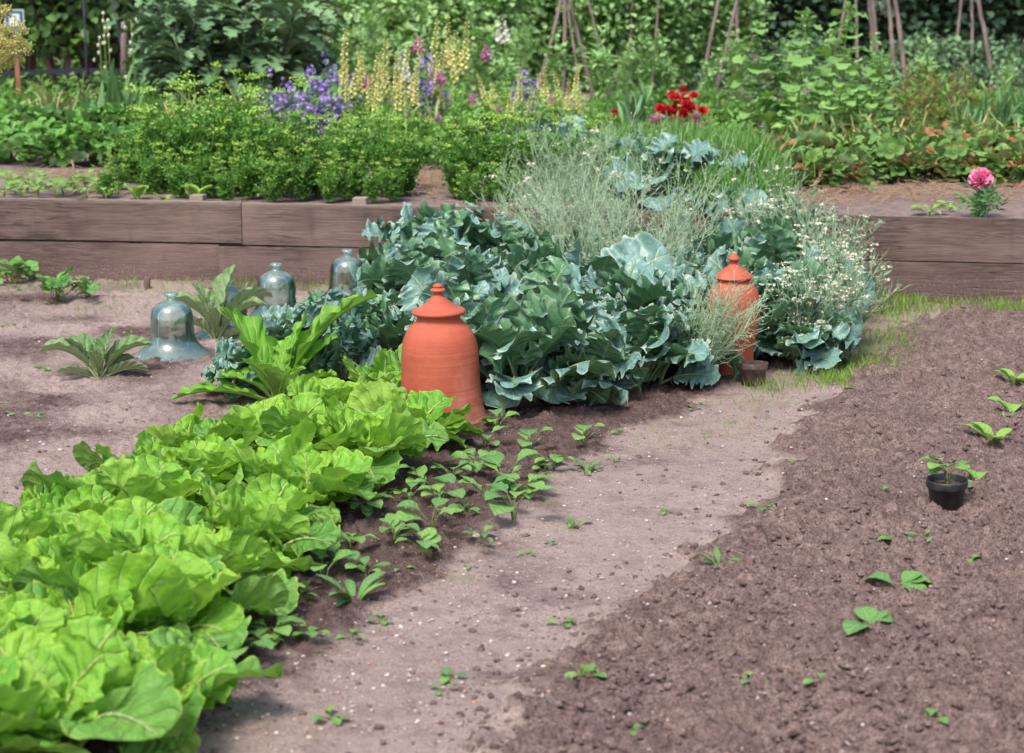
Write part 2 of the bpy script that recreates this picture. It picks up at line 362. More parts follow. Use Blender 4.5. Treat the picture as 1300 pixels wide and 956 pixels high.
M['peony'] = petalmat('bright_pink_petal', (.85, .11, .34), (.92, .42, .6), .2)
M['blu'] = petalmat('blue_petal', (.12, .17, .62), (.25, .30, .75))

def barkmat(name, a, b, sc_=14.0):
    t = NT(name); p = t.pos(); n1 = t.noise(sc_, t.scale(p, (1, 1, .25)), 5.0); n2 = t.noise(3.0, p, 2.0)
    col = t.mix(t.ramp(n1, .35, .68), a, b); col = t.mix(t.math('MULTIPLY', t.ramp(n2, .45, .7), .4), col, tuple(x * 1.5 for x in b))
    return t.done(t.n('BsdfPrincipled', {'Base Color': col, 'Roughness': .85, 'Normal': t.bump(n1, .004, .6)}).outputs[0])
M['pole'] = barkmat('pole_bark', (.11, .085, .075), (.27, .21, .185)); M['bark'] = barkmat('shrub_bark', (.07, .05, .04), (.16, .11, .085))
M['post'] = barkmat('post_wood', (.20, .085, .05), (.33, .16, .10), 20)

def woodmat():
    t = NT('weathered_timber'); p = t.pos(); o = t.n('ObjectInfo').outputs['Random']
    off = t.n('VectorMath', {0: p, 1: t.n('CombineXYZ', {0: t.math('MULTIPLY', o, 17.0), 1: 0.0, 2: t.math('MULTIPLY', o, 9.0)}).outputs[0]}, operation='ADD').outputs[0]
    g1 = t.noise(2.1, t.scale(off, (.55, 4, 13)), 4.0, .6, .9)
    rings = t.math('PINGPONG', t.math('MULTIPLY', g1, 9.0), .5)
    g2 = t.noise(14.0, t.scale(off, (.4, 3, 14)), 4.0, .65)
    blot = t.noise(2.4, t.scale(off, (.6, 1, 2.2)), 4.0, .6)
    col = t.mix(t.ramp(rings, .05, .45), (.075, .048, .040), (.165, .112, .093))
    col = t.mix(t.math('MULTIPLY', t.ramp(g2, .4, .7), .6), col, (.062, .036, .036))
    col = t.mix(t.ramp(blot, .42, .72, 0, .75), col, (.25, .175, .155))
    col = t.mix(t.ramp(t.noise(5.0, t.scale(off, (2.5, 1, .5)), 4.0), .55, .75, 0, .5), col, (.055, .035, .035))
    sp = t.n('SeparateXYZ', {0: p}).outputs[2]
    wz = t.n('SeparateXYZ', {0: t.n('NewGeometry').outputs['Position']}).outputs[2]
    # soil splashed on the lower board, pale weathered upper edge
    spl = t.math('MULTIPLY', t.ramp(t.math('ADD', wz, t.math('MULTIPLY', t.noise(12.0, p, 5.0), .16)), .10, .30, 1, 0), .75)
    col = t.mix(spl, col, (.125, .072, .070))
    col = t.mix(t.math('MULTIPLY', t.ramp(t.noise(130.0, p, 2.0), .6, .66), t.ramp(wz, .05, .2, .7, 0)), col, (.36, .27, .25))
    col = t.mix(t.math('MULTIPLY', t.ramp(wz, .436, .458), .5), col, (.40, .34, .28))
    gr = t.math('MULTIPLY', t.ramp(t.noise(3.0, t.scale(off, (1, 1, .3)), 4.0), .52, .7), t.ramp(wz, .0, .16, .5, .05))
    col = t.mix(gr, col, (.10, .13, .05))
    ck = t.noise(5.0, t.scale(off, (.35, 2, 22)), 3.0, .5); crack = t.ramp(t.math('ABSOLUTE', t.math('SUBTRACT', ck, .5)), .004, .014, 1, 0)
    crack = t.math('MULTIPLY', crack, t.ramp(t.noise(1.3, off, 2.0), .48, .60)); col = t.mix(t.math('MULTIPLY', crack, .8), col, (.025, .015, .014))
    kn = t.n('TexVoronoi', {'Vector': t.scale(off, (1, .3, 2.6)), 'Scale': 2.2}); kd = kn.outputs['Distance']; col = t.mix(t.math('MULTIPLY', t.ramp(kd, .05, .11, 1, 0), .75), col, (.05, .028, .024))
    h = t.math('ADD', t.math('SUBTRACT', t.math('MULTIPLY', rings, .5), t.math('MULTIPLY', crack, 1.5)), g2)
    return t.done(t.n('BsdfPrincipled', {'Base Color': col, 'Roughness': .8, 'Normal': t.bump(h, .004, .8)}).outputs[0])
M['wood'] = woodmat()

def soilmat(name='garden_soil'):
    t = NT(name); p = t.pos(); dryv, crumb, rn, tilled = t.lf()
    n1 = t.noise(2.0, p, 5.0, .6); n2 = t.noise(28.0, p, 5.0, .65); n3 = t.noise(160.0, p, 4.0, .7); n4 = t.noise(420.0, p, 2.0)
    dark = t.mix(t.ramp(n2, .3, .7), (.075, .048, .043), (.215, .148, .132))
    til = t.mix(t.ramp(n2, .3, .7), (.165, .113, .102), (.42, .305, .272))
    dark = t.mix(tilled, dark, til)
    pale = t.mix(t.ramp(n3, .3, .7), (.30, .222, .200), (.60, .485, .438))
    d = t.ramp(t.math('ADD', dryv, t.math('MULTIPLY_ADD', n2, .5, -.25)), .3, .75)
    col = t.mix(d, dark, pale)
    col = t.mix(t.ramp(n1, .45, .7, 0, .45), col, t.mix(d, (.19, .13, .125), (.58, .47, .42)))
    col = t.mix(t.math('MULTIPLY', t.ramp(n3, .50, .60), .8), col, t.mix(d, (.05, .03, .03), (.17, .115, .11)))
    n5 = t.noise(60.0, p, 5.0, .7); col = t.mix(t.math('MULTIPLY', t.ramp(n5, .54, .66), .6), col, t.mix(d, (.055, .034, .034), (.21, .145, .14)))
    col = t.mix(t.math('MULTIPLY', t.ramp(n4, .54, .66), .75), col, t.mix(d, (.25, .18, .16), (.46, .38, .34)))
    vo = t.n('TexVoronoi', {'Vector': p, 'Scale': 75.0, 'Randomness': 1.0}); vc = t.n('SeparateColor', {0: vo.outputs['Color']}).outputs
    grit = t.math('MULTIPLY', t.ramp(vo.outputs['Distance'], .16, .26, 1, 0), t.ramp(vc[0], .74, .78))
    col = t.mix(grit, col, t.mix(vc[1], (.50, .40, .35), (.30, .19, .15)))
    n6 = t.noise(11.0, p, 6.0, .7); col = t.mix(t.math('MULTIPLY', t.ramp(n6, .50, .62), .42), col, t.mix(d, (.07, .044, .044), (.21, .14, .137)))
    h = t.math('ADD', t.math('ADD', t.math('MULTIPLY', n3, .7), t.math('MULTIPLY', n4, .3)), t.math('MULTIPLY', grit, .5))
    return t.done(t.n('BsdfPrincipled', {'Base Color': col, 'Roughness': .95, 'Specular IOR Level': .15, 'Normal': t.bump(t.math('ADD', h, n5), .012, 1.0)}).outputs[0])
M['soil'] = soilmat()
def stonemat():
    t = NT('pebble'); u, v, r, k = t.lf(); p = t.pos()
    rp = t.n('ValToRGB', {0: r}); e = rp.color_ramp.elements; e[0].color = (.42, .36, .33, 1); e[1].position = .35; e[1].color = (.36, .24, .2, 1)
    for q, cc in ((.6, (.5, .42, .36)), (.75, (.62, .57, .52)), (.88, (.30, .27, .27)), (.96, (.48, .24, .14))): x = e.new(q); x.color = (*cc, 1)
    rp.color_ramp.interpolation = 'CONSTANT'
    col = t.mix(t.math('MULTIPLY', t.noise(90.0, p), .5), rp.outputs[0], (.26, .19, .17))
    return t.done(t.n('BsdfPrincipled', {'Base Color': col, 'Roughness': .75}).outputs[0])
M['stone'] = stonemat()
def clodmat():
    t = NT('soil_clod'); u, v, r, k = t.lf(); p = t.pos(); n = t.noise(120.0, p, 4.0, .7)
    col = t.mix(t.ramp(t.math('ADD', t.math('MULTIPLY', r, .5), t.math('MULTIPLY', n, .6)), .2, .9), (.085, .055, .05), (.21, .145, .13))
    return t.done(t.n('BsdfPrincipled', {'Base Color': col, 'Roughness': .95, 'Specular IOR Level': .15, 'Normal': t.bump(n, .005, 1)}).outputs[0])
M['clod'] = clodmat()
def terramat():
    t = NT('terracotta'); p = t.pos(); z = t.scale(p, (.8, .8, 90)); n = t.noise(1.0, z, 3.0, .6); b = t.noise(9.0, p, 5.0, .6); f = t.noise(220.0, p, 2.0)
    rg = t.noise(1.0, t.scale(p, (.5, .5, 26)), 2.0)
    col = t.mix(t.ramp(b, .3, .75), (.37, .078, .042), (.46, .112, .062))
    col = t.mix(t.math('MULTIPLY', t.ramp(rg, .45, .7), .45), col, (.37, .068, .034))
    col = t.mix(t.math('MULTIPLY', t.ramp(f, .55, .75), .2), col, (.66, .27, .17))
    wz = t.n('SeparateXYZ', {0: p}).outputs[2]
    col = t.mix(t.math('MULTIPLY', t.ramp(t.math('ADD', wz, t.math('MULTIPLY', t.noise(22.0, p, 6.0, .7), .16)), .09, .15, 1, 0), .75), col, (.20, .105, .075))
    col = t.mix(t.math('MULTIPLY', t.ramp(t.noise(5.0, t.scale(p, (1, 1, .5)), 6.0, .65), .52, .66), .35), col, (.60, .30, .22))
    col = t.mix(t.math('MULTIPLY', t.ramp(t.noise(7.0, t.scale(p, (1.6, 1.6, .3)), 5.0, .7), .60, .72), .5), col, (.24, .085, .05))
    h = t.math('ADD', t.math('MULTIPLY', n, .25), t.math('MULTIPLY', rg, 1.2))
    return t.done(t.n('BsdfPrincipled', {'Base Color': col, 'Roughness': .72, 'Specular IOR Level': .35, 'Normal': t.bump(t.math('ADD', h, t.math('MULTIPLY', f, .25)), .004, .8)}).outputs[0])
M['terra'] = terramat()
def glassmat():
    t = NT('bell_glass'); p = t.pos(); lw = t.n('LayerWeight', {'Blend': .35})
    z = t.n('SeparateXYZ', {0: p}).outputs[2]
    tr = t.n('BsdfTransparent', {'Color': t.mix(t.ramp(lw.outputs['Facing'], .1, .85), (.93, .985, .965), (.10, .40, .28))})
    gl = t.n('BsdfGlossy', {'Color': (.9, 1, .97), 'Roughness': .06})
    st = t.noise(1.0, t.scale(p, (16, 16, 2.2)), 3.0, .6, .6)
    haze_glare = t.math('ADD', t.ramp(st, .52, .68, .0, .22), t.ramp(z, .0, .08, .32, .0))
    haze_glare = t.math('ADD', haze_glare, t.ramp(z, .205, .235, 0, .32))  # bright reflection on the dome top, painted in as milky white
    df = t.n('BsdfDiffuse', {'Color': (.60, .70, .68)}); tl = t.n('BsdfTranslucent', {'Color': (.62, .74, .71)})
    fog_glare = t.n('MixShader', {0: .5, 1: df.outputs[0], 2: tl.outputs[0]})
    a = t.n('MixShader', {0: haze_glare, 1: tr.outputs[0], 2: fog_glare.outputs[0]})
    b = t.n('MixShader', {0: t.ramp(lw.outputs['Fresnel'], 0, 1, .05, .8), 1: a.outputs[0], 2: gl.outputs[0]})
    return t.done(b.outputs[0])
M['glass'] = glassmat()
def simple(name, col, rough=.5, col2=None, ns=30.0, metal=0):
    t = NT(name); p = t.pos(); c = t.mix(t.ramp(t.noise(ns, p, 4.0), .4, .7), col, col2 or tuple(x * .7 for x in col))
    return t.done(t.n('BsdfPrincipled', {'Base Color': c, 'Roughness': rough, 'Metallic': metal}).outputs[0])
M['plastic'] = simple('black_plastic', (.016, .017, .022), .42, (.05, .045, .045), 40)
M['oldpot'] = simple('dusty_brown_plastic', (.075, .05, .045), .7, (.20, .145, .13), 25)
M['band'] = simple('black_netting_band', (.012, .016, .035), .6)
M['signw'] = simple('white_sign_paint', (.75, .77, .76), .4); M['signb'] = simple('blue_sign_paint', (.03, .13, .25), .4); M['signd'] = simple('dark_sign_print', (.03, .04, .06), .5)
M['strawm'] = simple('dry_straw', (.30, .19, .12), .8, (.42, .3, .2), 60)

# ------------------------------------------------------------------ things, labels
GR = {}
ONES = 'zeroth first second third fourth fifth sixth seventh eighth ninth tenth eleventh twelfth thirteenth fourteenth fifteenth sixteenth seventeenth eighteenth nineteenth twentieth'.split()
TENS = {2: 'twenty', 3: 'thirty', 4: 'forty', 5: 'fifty'}
def ordw(n):
    if n <= 20: return ONES[n]
    a, b = divmod(n, 10); return (TENS[a] + '-' + ONES[b]) if b else TENS[a].replace('ty', 'tieth')
def tag(o, label, cat, group=None, kind=None, rank=None):
    """rank = short plural for 'nth from the left of the ...'"""
    if kind:
        o['kind'] = kind
    if label: o['label'] = label
    if cat: o['category'] = cat
    if group: o['group'] = group
    if rank: GR.setdefault(rank, []).append(o)
    return o
def finish_labels():
    for rank, L in GR.items():
        L.sort(key=lambda o: pxof(o.location.x, o.location.y, o.location.z)); n = len(L)
        for i, o in enumerate(L):
            if n == 1: continue
            w = 'leftmost' if i == 0 else 'rightmost' if i == n - 1 else (ordw(i + 1) + ' from left')
            o['label'] = f"{o['label']}, {w}"
            if len(o['label'].split()) > 16: print('LONG', o['label'])
def empty(name, loc, rz=0, label=None, cat=None, group=None, rank=None, s=1.0):
    o = bpy.data.objects.new(name, None); C.objects.link(o); o.location = loc; o.rotation_euler = (0, 0, rz); o.scale = (s, s, s); o.empty_display_size = .05
    return tag(o, label, cat, group, None, rank)
def dup(root, loc, rz, s, label, cat, group, rank):
    r = root.copy(); C.objects.link(r); r.location = loc; r.rotation_euler = (0, 0, rz); r.scale = (s, s, s)
    for ch in root.children:
        c = ch.copy(); C.objects.link(c); c.parent = r
        for g in ch.children: d = g.copy(); C.objects.link(d); d.parent = c
    for k in ('label', 'category', 'group'):
        if k in r: del r[k]
    return tag(r, label, cat, group, None, rank)
class Kind:
    """variants of one kind of plant; the first use of each variant is the original, later ones are copies"""
    def __init__(s, makers): s.mk = makers; s.proto = [None] * len(makers); s.i = 0
    def put(s, loc, rz=None, sc_=1.0, label='', cat='', group=None, rank=None, var=None):
        q = s.i % len(s.mk) if var is None else var; s.i += 1
        rz = rng.random() * 2 * PI if rz is None else rz
        if s.proto[q] is None:
            o = s.mk[q](); s.proto[q] = o; o.location = loc; o.rotation_euler = (0, 0, rz); o.scale = (sc_,) * 3
            return tag(o, label, cat, group, None, rank)
        return dup(s.proto[q], loc, rz, sc_, label, cat, group, rank)
STUFFP = ('seed_pods', 'florets')
def mkplant(name, **parts):
    """parts: part_name=(MB, material)"""
    o = bpy.data.objects.new(name, None); C.objects.link(o); o.empty_display_size = .05
    for k, (mb, m) in parts.items():
        for b in (mb if isinstance(mb, list) else [mb]):
            if b.n:
                q = b.obj(k, m, o)
                if k in STUFFP: q['kind'] = 'stuff'
    return o
# ------------------------------------------------------------------ ground
BZ = .425
def line(pts):
    a = np.array([P(*p)[:2] for p in pts]); a = a[np.argsort(a[:, 1])]; return a
LP = line([(170, 956), (350, 880), (455, 815), (530, 775), (600, 722), (665, 668), (715, 612), (765, 575), (840, 535), (930, 505), (1010, 470), (1110, 410), (1180, 384)])
RP = line([(585, 956), (680, 862), (750, 800), (850, 742), (905, 690), (965, 625), (985, 565), (1010, 530), (1055, 495), (1110, 447), (1150, 412), (1260, 388)])
ROW = line([(-100, 985), (60, 880), (170, 800), (270, 720), (370, 650), (450, 600), (560, 530), (640, 480)])
def xl(y): return np.interp(y, LP[:, 1], LP[:, 0])
def xr(y): return np.interp(y, RP[:, 1], RP[:, 0])
def xrow(y): return np.interp(y, ROW[:, 1], ROW[:, 0])
def sst(a, b, x):
    t = np.clip((x - a) / (b - a), 0, 1); return t * t * (3 - 2 * t)
def zones(X, Y):
    wob = (vn(X, Y, .25, 5) - .5) * .12 + (vn(X, Y, .07, 6) - .5) * .14 - .02
    til = sst(-.06, .10, X - xr(Y) + wob)
    lef = sst(-.06, .12, xl(Y) - X + wob)
    row = np.exp(-((X - xrow(Y) - .05) / .33) ** 2) * (Y < 8.2)
    return til, lef, row
def gz(X, Y):
    X = np.asarray(X, float); Y = np.asarray(Y, float)
    til, lef, row = zones(X, Y)
    z = .028 * til + .02 * row + .012 * lef + (vn(X, Y, .5, 9) - .5) * .03 + (vn(X, Y, .17, 10) - .5) * .02 * (til + .4)
    z = z + til * .010 * np.sin(X * 9 + Y * 2)
    return z
def G(px, py, dz=0.0):
    p = P(px, py); z = float(gz(p[0], p[1])); p = P(px, py, z); return (float(p[0]), float(p[1]), float(gz(p[0], p[1])) + dz)

ys = [2.4]
while ys[-1] < 10.55: ys.append(ys[-1] + .0068 * (ys[-1] / 4.2) ** 1.0)
ys = np.array(ys)
xs = np.concatenate([np.linspace(-7, -3.05, 50), np.arange(-3, 3.0001, .0072), np.linspace(3.05, 7, 50)])
X, Y = np.meshgrid(xs, ys)
til, lef, row = zones(X, Y)
pth = np.clip(1 - til - lef, 0, 1)
z = gz(X, Y)
Xo, Yo = X, Y; X = X + (vn(Xo, Yo, .018, 91) - .5) * .020; Y = Y + (vn(Xo, Yo, .018, 92) - .5) * .020
w1 = worley(X, Y, .060, 11, .5, .2, .55); w2 = worley(X, Y, .030, 21, .8, .25, .62); w3 = worley(X, Y, .017, 31, 1, .3, .7); w0 = worley(X, Y, .13, 81, .16, .12, .34)
rough = np.clip(til + .35 * lef * (X > xrow(Y)) + .42 * row * lef + .48 * lef * (1 - row) + .08 * pth, 0, 1)
X, Y = Xo, Yo; patch = .45 + .9 * vn(X, Y, .12, 40)
dz = (w0 * .6 + w1 * .60 * patch + w2 * .55 * (.5 + patch) + w3 * .6) * rough + (vn(X, Y, .02, 50) - .5) * .008 * (.35 + rough) + (vn(X, Y, .009, 51) - .5) * .008 * (.25 + rough)
dz += worley(X, Y, .022, 61, .22, .15, .35) * .5 * (1 - til)
z = z + dz
dry = np.clip(.74 * pth + lef * (1 - row) * (.52 + .75 * (vn(X, Y, .30, 70) - .40)) + .06 + (vn(X, Y, .12, 71) - .5) * .40 * (pth + .5 * lef) + (vn(X, Y, .35, 74) - .5) * .35 * pth + til * .06, 0, 1)
rs = (X > xrow(Y)) * lef; dry = dry * (1 - .8 * rs * sst(.0, .15, X - xrow(Y)))
A = np.stack([dry, np.clip(dz / .03, 0, 1), vn(X, Y, .05, 72), til], -1).reshape(-1, 4)
V = np.stack([X, Y, z], -1).reshape(-1, 3); Qa = grid_q(len(ys), len(xs))
zi = np.where(til > .5, 2, np.where(lef > .5, 0, 1)).reshape(-1)[Qa[:, 0]]
for q, nm in enumerate(('soil_bed', 'path', 'tilled_bed')):
    qs = Qa[zi == q]; uq, inv = np.unique(qs, return_inverse=True)
    mb = MB(); mb.add(V[uq], inv.reshape(-1, 4), None, A[uq]); tag(mb.obj(nm, M['soil']), None, None, kind='structure')
def sheet(nm, x0, x1, y0, y1, zz, n, mat, amp=0.0, dryv=.4):
    xx = np.sinh(np.linspace(-1, 1, n) * 3) / math.sinh(3) * (x1 - x0) / 2 + (x0 + x1) / 2; yy = y0 + (np.linspace(0, 1, n) ** 3) * (y1 - y0)
    a, b = np.meshgrid(xx, yy); c = zz + (vn(a, b, .3, 3) - .5) * amp + (vn(a, b, .06, 4) - .5) * amp * .5
    mb = MB(); mb.add(np.stack([a, b, c], -1).reshape(-1, 3), grid_q(n, n), None, attr(n * n, dryv, .5, .5, .3)); return tag(mb.obj(nm, mat), None, None, kind='structure')
sheet('ground', -300, 300, -200, 400, -.09, 40, M['soil'])

# ------------------------------------------------------------------ the timber retaining wall
A0 = P(0, 357); B0 = P(1300, 388); wd = (B0 - A0)[:2]; wl = np.linalg.norm(wd); wd /= wl; wang = math.atan2(wd[1], wd[0])
def wx(px):
    """distance along the wall seen at column px"""
    r = ray(px, 370)[:2]; M2 = np.array([[wd[0], -r[0]], [wd[1], -r[1]]]); return float(np.linalg.solve(M2, -A0[:2])[0])
wall = empty('retaining_wall', (float(A0[0]), float(A0[1]), 0), wang, 'low retaining wall of weathered brown timber boards holding up the raised flower bed', 'retaining wall')
def board(x0, x1, z0, z1, yoff, th=.045, sag=.0, seed=0):
    n = max(4, int((x1 - x0) / .04)); xs_ = np.linspace(x0, x1, n); pr = [(0, .004), (.004, 0), (.5, -.0015), (.996, 0), (1, .004)]
    h = z1 - z0; ring = [(yoff + b, z0 + a * h) for a, b in pr] + [(yoff + th, z1 - .003), (yoff + th, z0 + .003)]
    ring = np.array(ring); k = len(ring)
    zz = sag * np.sin((xs_ - x0) / (x1 - x0) * PI) + (vn(xs_, xs_ * 0 + seed, .5, 3) - .5) * .006; yy = (vn(xs_, xs_ * 0 + seed, .8, 8) - .5) * .008
    chip = (vn(xs_, xs_ * 0 + seed, .045, 13) > .86) * .004
    Vv = np.stack([np.repeat(xs_[:, None], k, 1), ring[None, :, 0] + yy[:, None], ring[None, :, 1] + zz[:, None] - chip[:, None] * (np.arange(k)[None] == 4)], -1).reshape(-1, 3)
    i = np.arange(n - 1)[:, None] * k; j = np.arange(k)[None]; j2 = (j + 1) % k
    Q = np.stack([i + j, i + k + j, i + k + j2, i + j2], -1).reshape(-1, 4); mb = MB(); mb.add(Vv, Q)
    for s, b in ((1, 0), (-1, (n - 1) * k)):
        c = Vv[b:b + k].mean(0); T = [(0, 1 + a, 1 + (a + 1) % k)[::s] for a in range(k)]; mb.add(np.vstack([c, Vv[b:b + k]]), None, T)
    o = mb.obj('board', M['wood'], wall, smooth=False)
    return o
for i, (a, b, z0, z1, yo, sg) in enumerate([(-5, wx(309), .236, .460, 0, .0), (wx(309) + .003, wx(700), .228, .454, .003, .002), (wx(700) + .003, wx(1098), .222, .450, 0, .0), (wx(1098) + .003, wl + 5, .218, .444, .004, 0),
        (-5, wx(279), -.08, .224, .006, -.002), (wx(279) + .003, wx(880), -.08, .222, .002, 0), (wx(880) + .003, wl + 5, -.08, .212, .005, 0)]): board(a, b, z0, z1, yo, sag=sg, seed=i * 3.7)
for px in (-150, 249, 455, 700, 905, 1180, 1400):
    x = wx(px); mb = MB(); w = .037; d = .075
    zt = .486 if px in (249, 455) else .43
    ring = np.array([(x - w, .051), (x + w, .051), (x + w, .051 + d), (x - w, .051 + d)])
    Vv = np.vstack([np.c_[ring, np.full(4, -.08)], np.c_[ring, np.full(4, zt - .004)], np.c_[(ring - ring.mean(0)) * .9 + ring.mean(0), np.full(4, zt)]])
    Q = [(i + 4 * l, (i + 1) % 4 + 4 * l, (i + 1) % 4 + 4 * l + 4, i + 4 * l + 4) for l in (0, 1) for i in range(4)] + [(8, 9, 10, 11)]
    mb.add(Vv, Q); mb.obj('post', M['wood'], wall, smooth=False)
# upper bed soil: starts at the wall's back
mb = MB(); nn = 90; xx = np.sinh(np.linspace(-1, 1, 260) * 3) / math.sinh(3) * 200
yy = np.concatenate([[0], np.linspace(0, 1, nn) ** 2.4 * 190])
a, b = np.meshgrid(xx, yy); wy = A0[1] + (a - A0[0]) * math.tan(wang) * (np.abs(a) < 9) + (np.abs(a) >= 9) * (np.sign(a) * 9 - A0[0]) * math.tan(wang)
c = BZ - .01 + (vn(a, b, .3, 3) - .5) * .03 + (vn(a, b, .05, 4) - .5) * .02; c[0] = -.1
Vb = np.stack([a, wy + .052 + b, c], -1).reshape(-1, 3)
mb.add(Vb, grid_q(nn + 1, 260), None, attr(len(Vb), .55, .5, .5, .3)); tag(mb.obj('upper_bed', M['soil']), None, None, kind='structure')
# small weathered stake in front of the wall
mb = MB(); p = G(187, 368); tube(mb, [(0, 0, -.04), (0, 0, .03), (.003, 0, .062), (.003, 0, .064)], [.018, .018, .017, .012], 8); tag(mb.obj('stake', M['wood'], loc=p), 'short weathered wooden stump sticking up at the foot of the timber wall', 'stake')

# ------------------------------------------------------------------ terracotta forcers, glass bells, pots
def closed_lathe(prof, seg=72, wob=0.0, seed=0):
    mb = MB(); lathe(mb, prof, seg, wob, seed); return mb
def mm(px, s): return px / s
s1 = 352.0; b1 = G(561, 529)
f1 = empty('rhubarb_forcer', b1, 0, 'large orange terracotta rhubarb forcer with wide flat-rimmed lid beside the pale green cabbages', 'rhubarb forcer', 'terracotta forcers in the sea kale')
f1.rotation_euler = (0, R(-1.4), .3); f1.scale = (.985, .985, .965)
body = smooth_prof([(.172, -.02), (.176, .0), (.168, .012), (.158, .05), (.151, .11), (.148, .17), (.146, .23), (.143, .27), (.133, .315), (.113, .352), (.088, .377), (.081, .388), (.083, .398), (.090, .404)], 90)
inner = [(.082, .402), (.073, .388), (.078, .374), (.102, .35), (.122, .31), (.136, .22), (.148, .05), (.16, -.02)]
closed_lathe(np.vstack([body, inner]), 96, .006).obj('body', M['terra'], f1)
lid = smooth_prof([(.0, .404), (.07, .403), (.092, .404), (.1, .409), (.101, .416), (.094, .423), (.075, .430), (.052, .445), (.032, .463), (.019, .478), (.016, .485), (.018, .490), (.027, .492), (.029, .497), (.024, .502), (.017, .505), (.019, .511), (.015, .518), (.006, .522), (.0, .5225)], 110)
lo = closed_lathe(lid, 72).obj('lid', M['terra'], f1)
b2 = G(931, 476)
f2 = empty('rhubarb_forcer', b2, 0, 'narrower terracotta forcer with pointed knob on its lid, half hidden by seed stalks', 'rhubarb forcer', 'terracotta forcers in the sea kale')
f2.rotation_euler = (0, R(-2.5), 1)
body = smooth_prof([(.088, -.02), (.086, 0), (.082, .05), (.083, .10), (.092, .16), (.104, .22), (.110, .27), (.108, .31), (.098, .35), (.083, .378), (.070, .392), (.068, .40), (.074, .406)], 90)
closed_lathe(np.vstack([body, [(.062, .403), (.058, .39), (.09, .345), (.098, .28), (.08, .15), (.07, -.02)]]), 80, .008, 2).obj('body', M['terra'], f2)
lid = smooth_prof([(0, .407), (.06, .406), (.075, .408), (.079, .413), (.074, .419), (.055, .434), (.034, .451), (.019, .462), (.014, .468), (.015, .476), (.021, .481), (.025, .487), (.020, .496), (.009, .507), (0, .510)], 90)
closed_lathe(lid, 72).obj('lid', M['terra'], f2)

def bell():
    o = bpy.data.objects.new('glass_cloche', None); C.objects.link(o)
    out = smooth_prof([(.172, .0), (.1745, .003), (.171, .007), (.150, .020), (.125, .040), (.106, .064), (.097, .090), (.0935, .12), (.0925, .155), (.0905, .178), (.083, .204), (.069, .222), (.052, .233), (.036, .239), (.027, .243)], 84)
    inn = out[::-1].copy(); inn[:, 0] -= .0045; inn[:, 1] -= .003; inn[:, 1] = np.maximum(inn[:, 1], .002); inn[-1] = out[0] - (.004, 0)
    mb = MB(); lathe(mb, np.vstack([out, [(.02, .245), (.012, .243)], inn[:]]), 80, .012, 1); mb.obj('bell', M['glass'], o)
    mb = MB(); lathe(mb, smooth_prof([(.026, .2435), (.021, .248), (.019, .256), (.023, .262), (.030, .266), (.031, .272), (.026, .278), (.012, .281), (0.0, .2815)], 60), 48); mb.obj('knob', M['glass'], o); return o
BK = Kind([bell]); GB = 'glass bell cloches on the bare soil'
for px, py, s, lab in ((220, 452, 1.0, 'nearest clear greenish glass bell cloche, standing whole beside the small artichoke plant'), (291, 424, .93, 'glass bell cloche mostly hidden behind the drooping leaves of the taller young artichoke'),
                       (352, 407, 1.02, 'glass bell cloche with rounded shoulders between the artichoke leaves and blue-green sea kale'), (442, 384, 1.0, 'farthest glass bell cloche, against the timber wall with its base behind sea kale')):
    BK.put(G(px, py, -.004), sc_=s, label=lab, cat='glass cloche', group=GB)
def potf(name, loc, r0, r1, h, rim, mat, label, rot):
    o = empty(name, loc, 0, label, 'plant pot'); o.rotation_euler = rot
    pr = [(0, .0), (r0 - .004, .0), (r0, .004), (r1 - .006, h - rim), (r1 - .001, h - rim + .001), (r1, h - rim + .004), (r1 + .001, h - .003), (r1 + .0005, h), (r1 - .003, h), (r1 - .0045, h - .003), (r1 - .008, h - rim), (r0 - .004, .006), (0, .006)]
    mb = MB(); lathe(mb, pr, 64); mb.obj('pot', mat, o, smooth=False)
    for f in o.children[0].data.polygons: f.use_smooth = True
    nn = 26; a = np.linspace(0, 1, nn); mb = MB(); pr = np.c_[a * (r1 - .009), np.full(nn, h - .018)]; lathe(mb, pr, 48)
    V = mb.V[0]; V[:, 2] += (vn(V[:, 0] * 1 + 5, V[:, 1] + 5, .012, 3) - .5) * .008; A_ = mb.A[0]; A_[:, 0] = .1; mb.obj('potting_soil', M['soil'], o); return o
pf = G(1201, 645); potf('flower_pot', (pf[0], pf[1], pf[2] - .006), .047, .063, .100, .026, M['plastic'], 'black plastic flower pot with a seedling, standing on the tilled bed at right', (R(1.5), R(-1), 0))
pb = G(956, 487); potf('flower_pot', (pb[0], pb[1], pb[2] - .008), .047, .060, .098, .024, M['oldpot'], 'dusty brown plastic pot without a plant at the foot of the narrower forcer', (R(-2), R(2), 1))

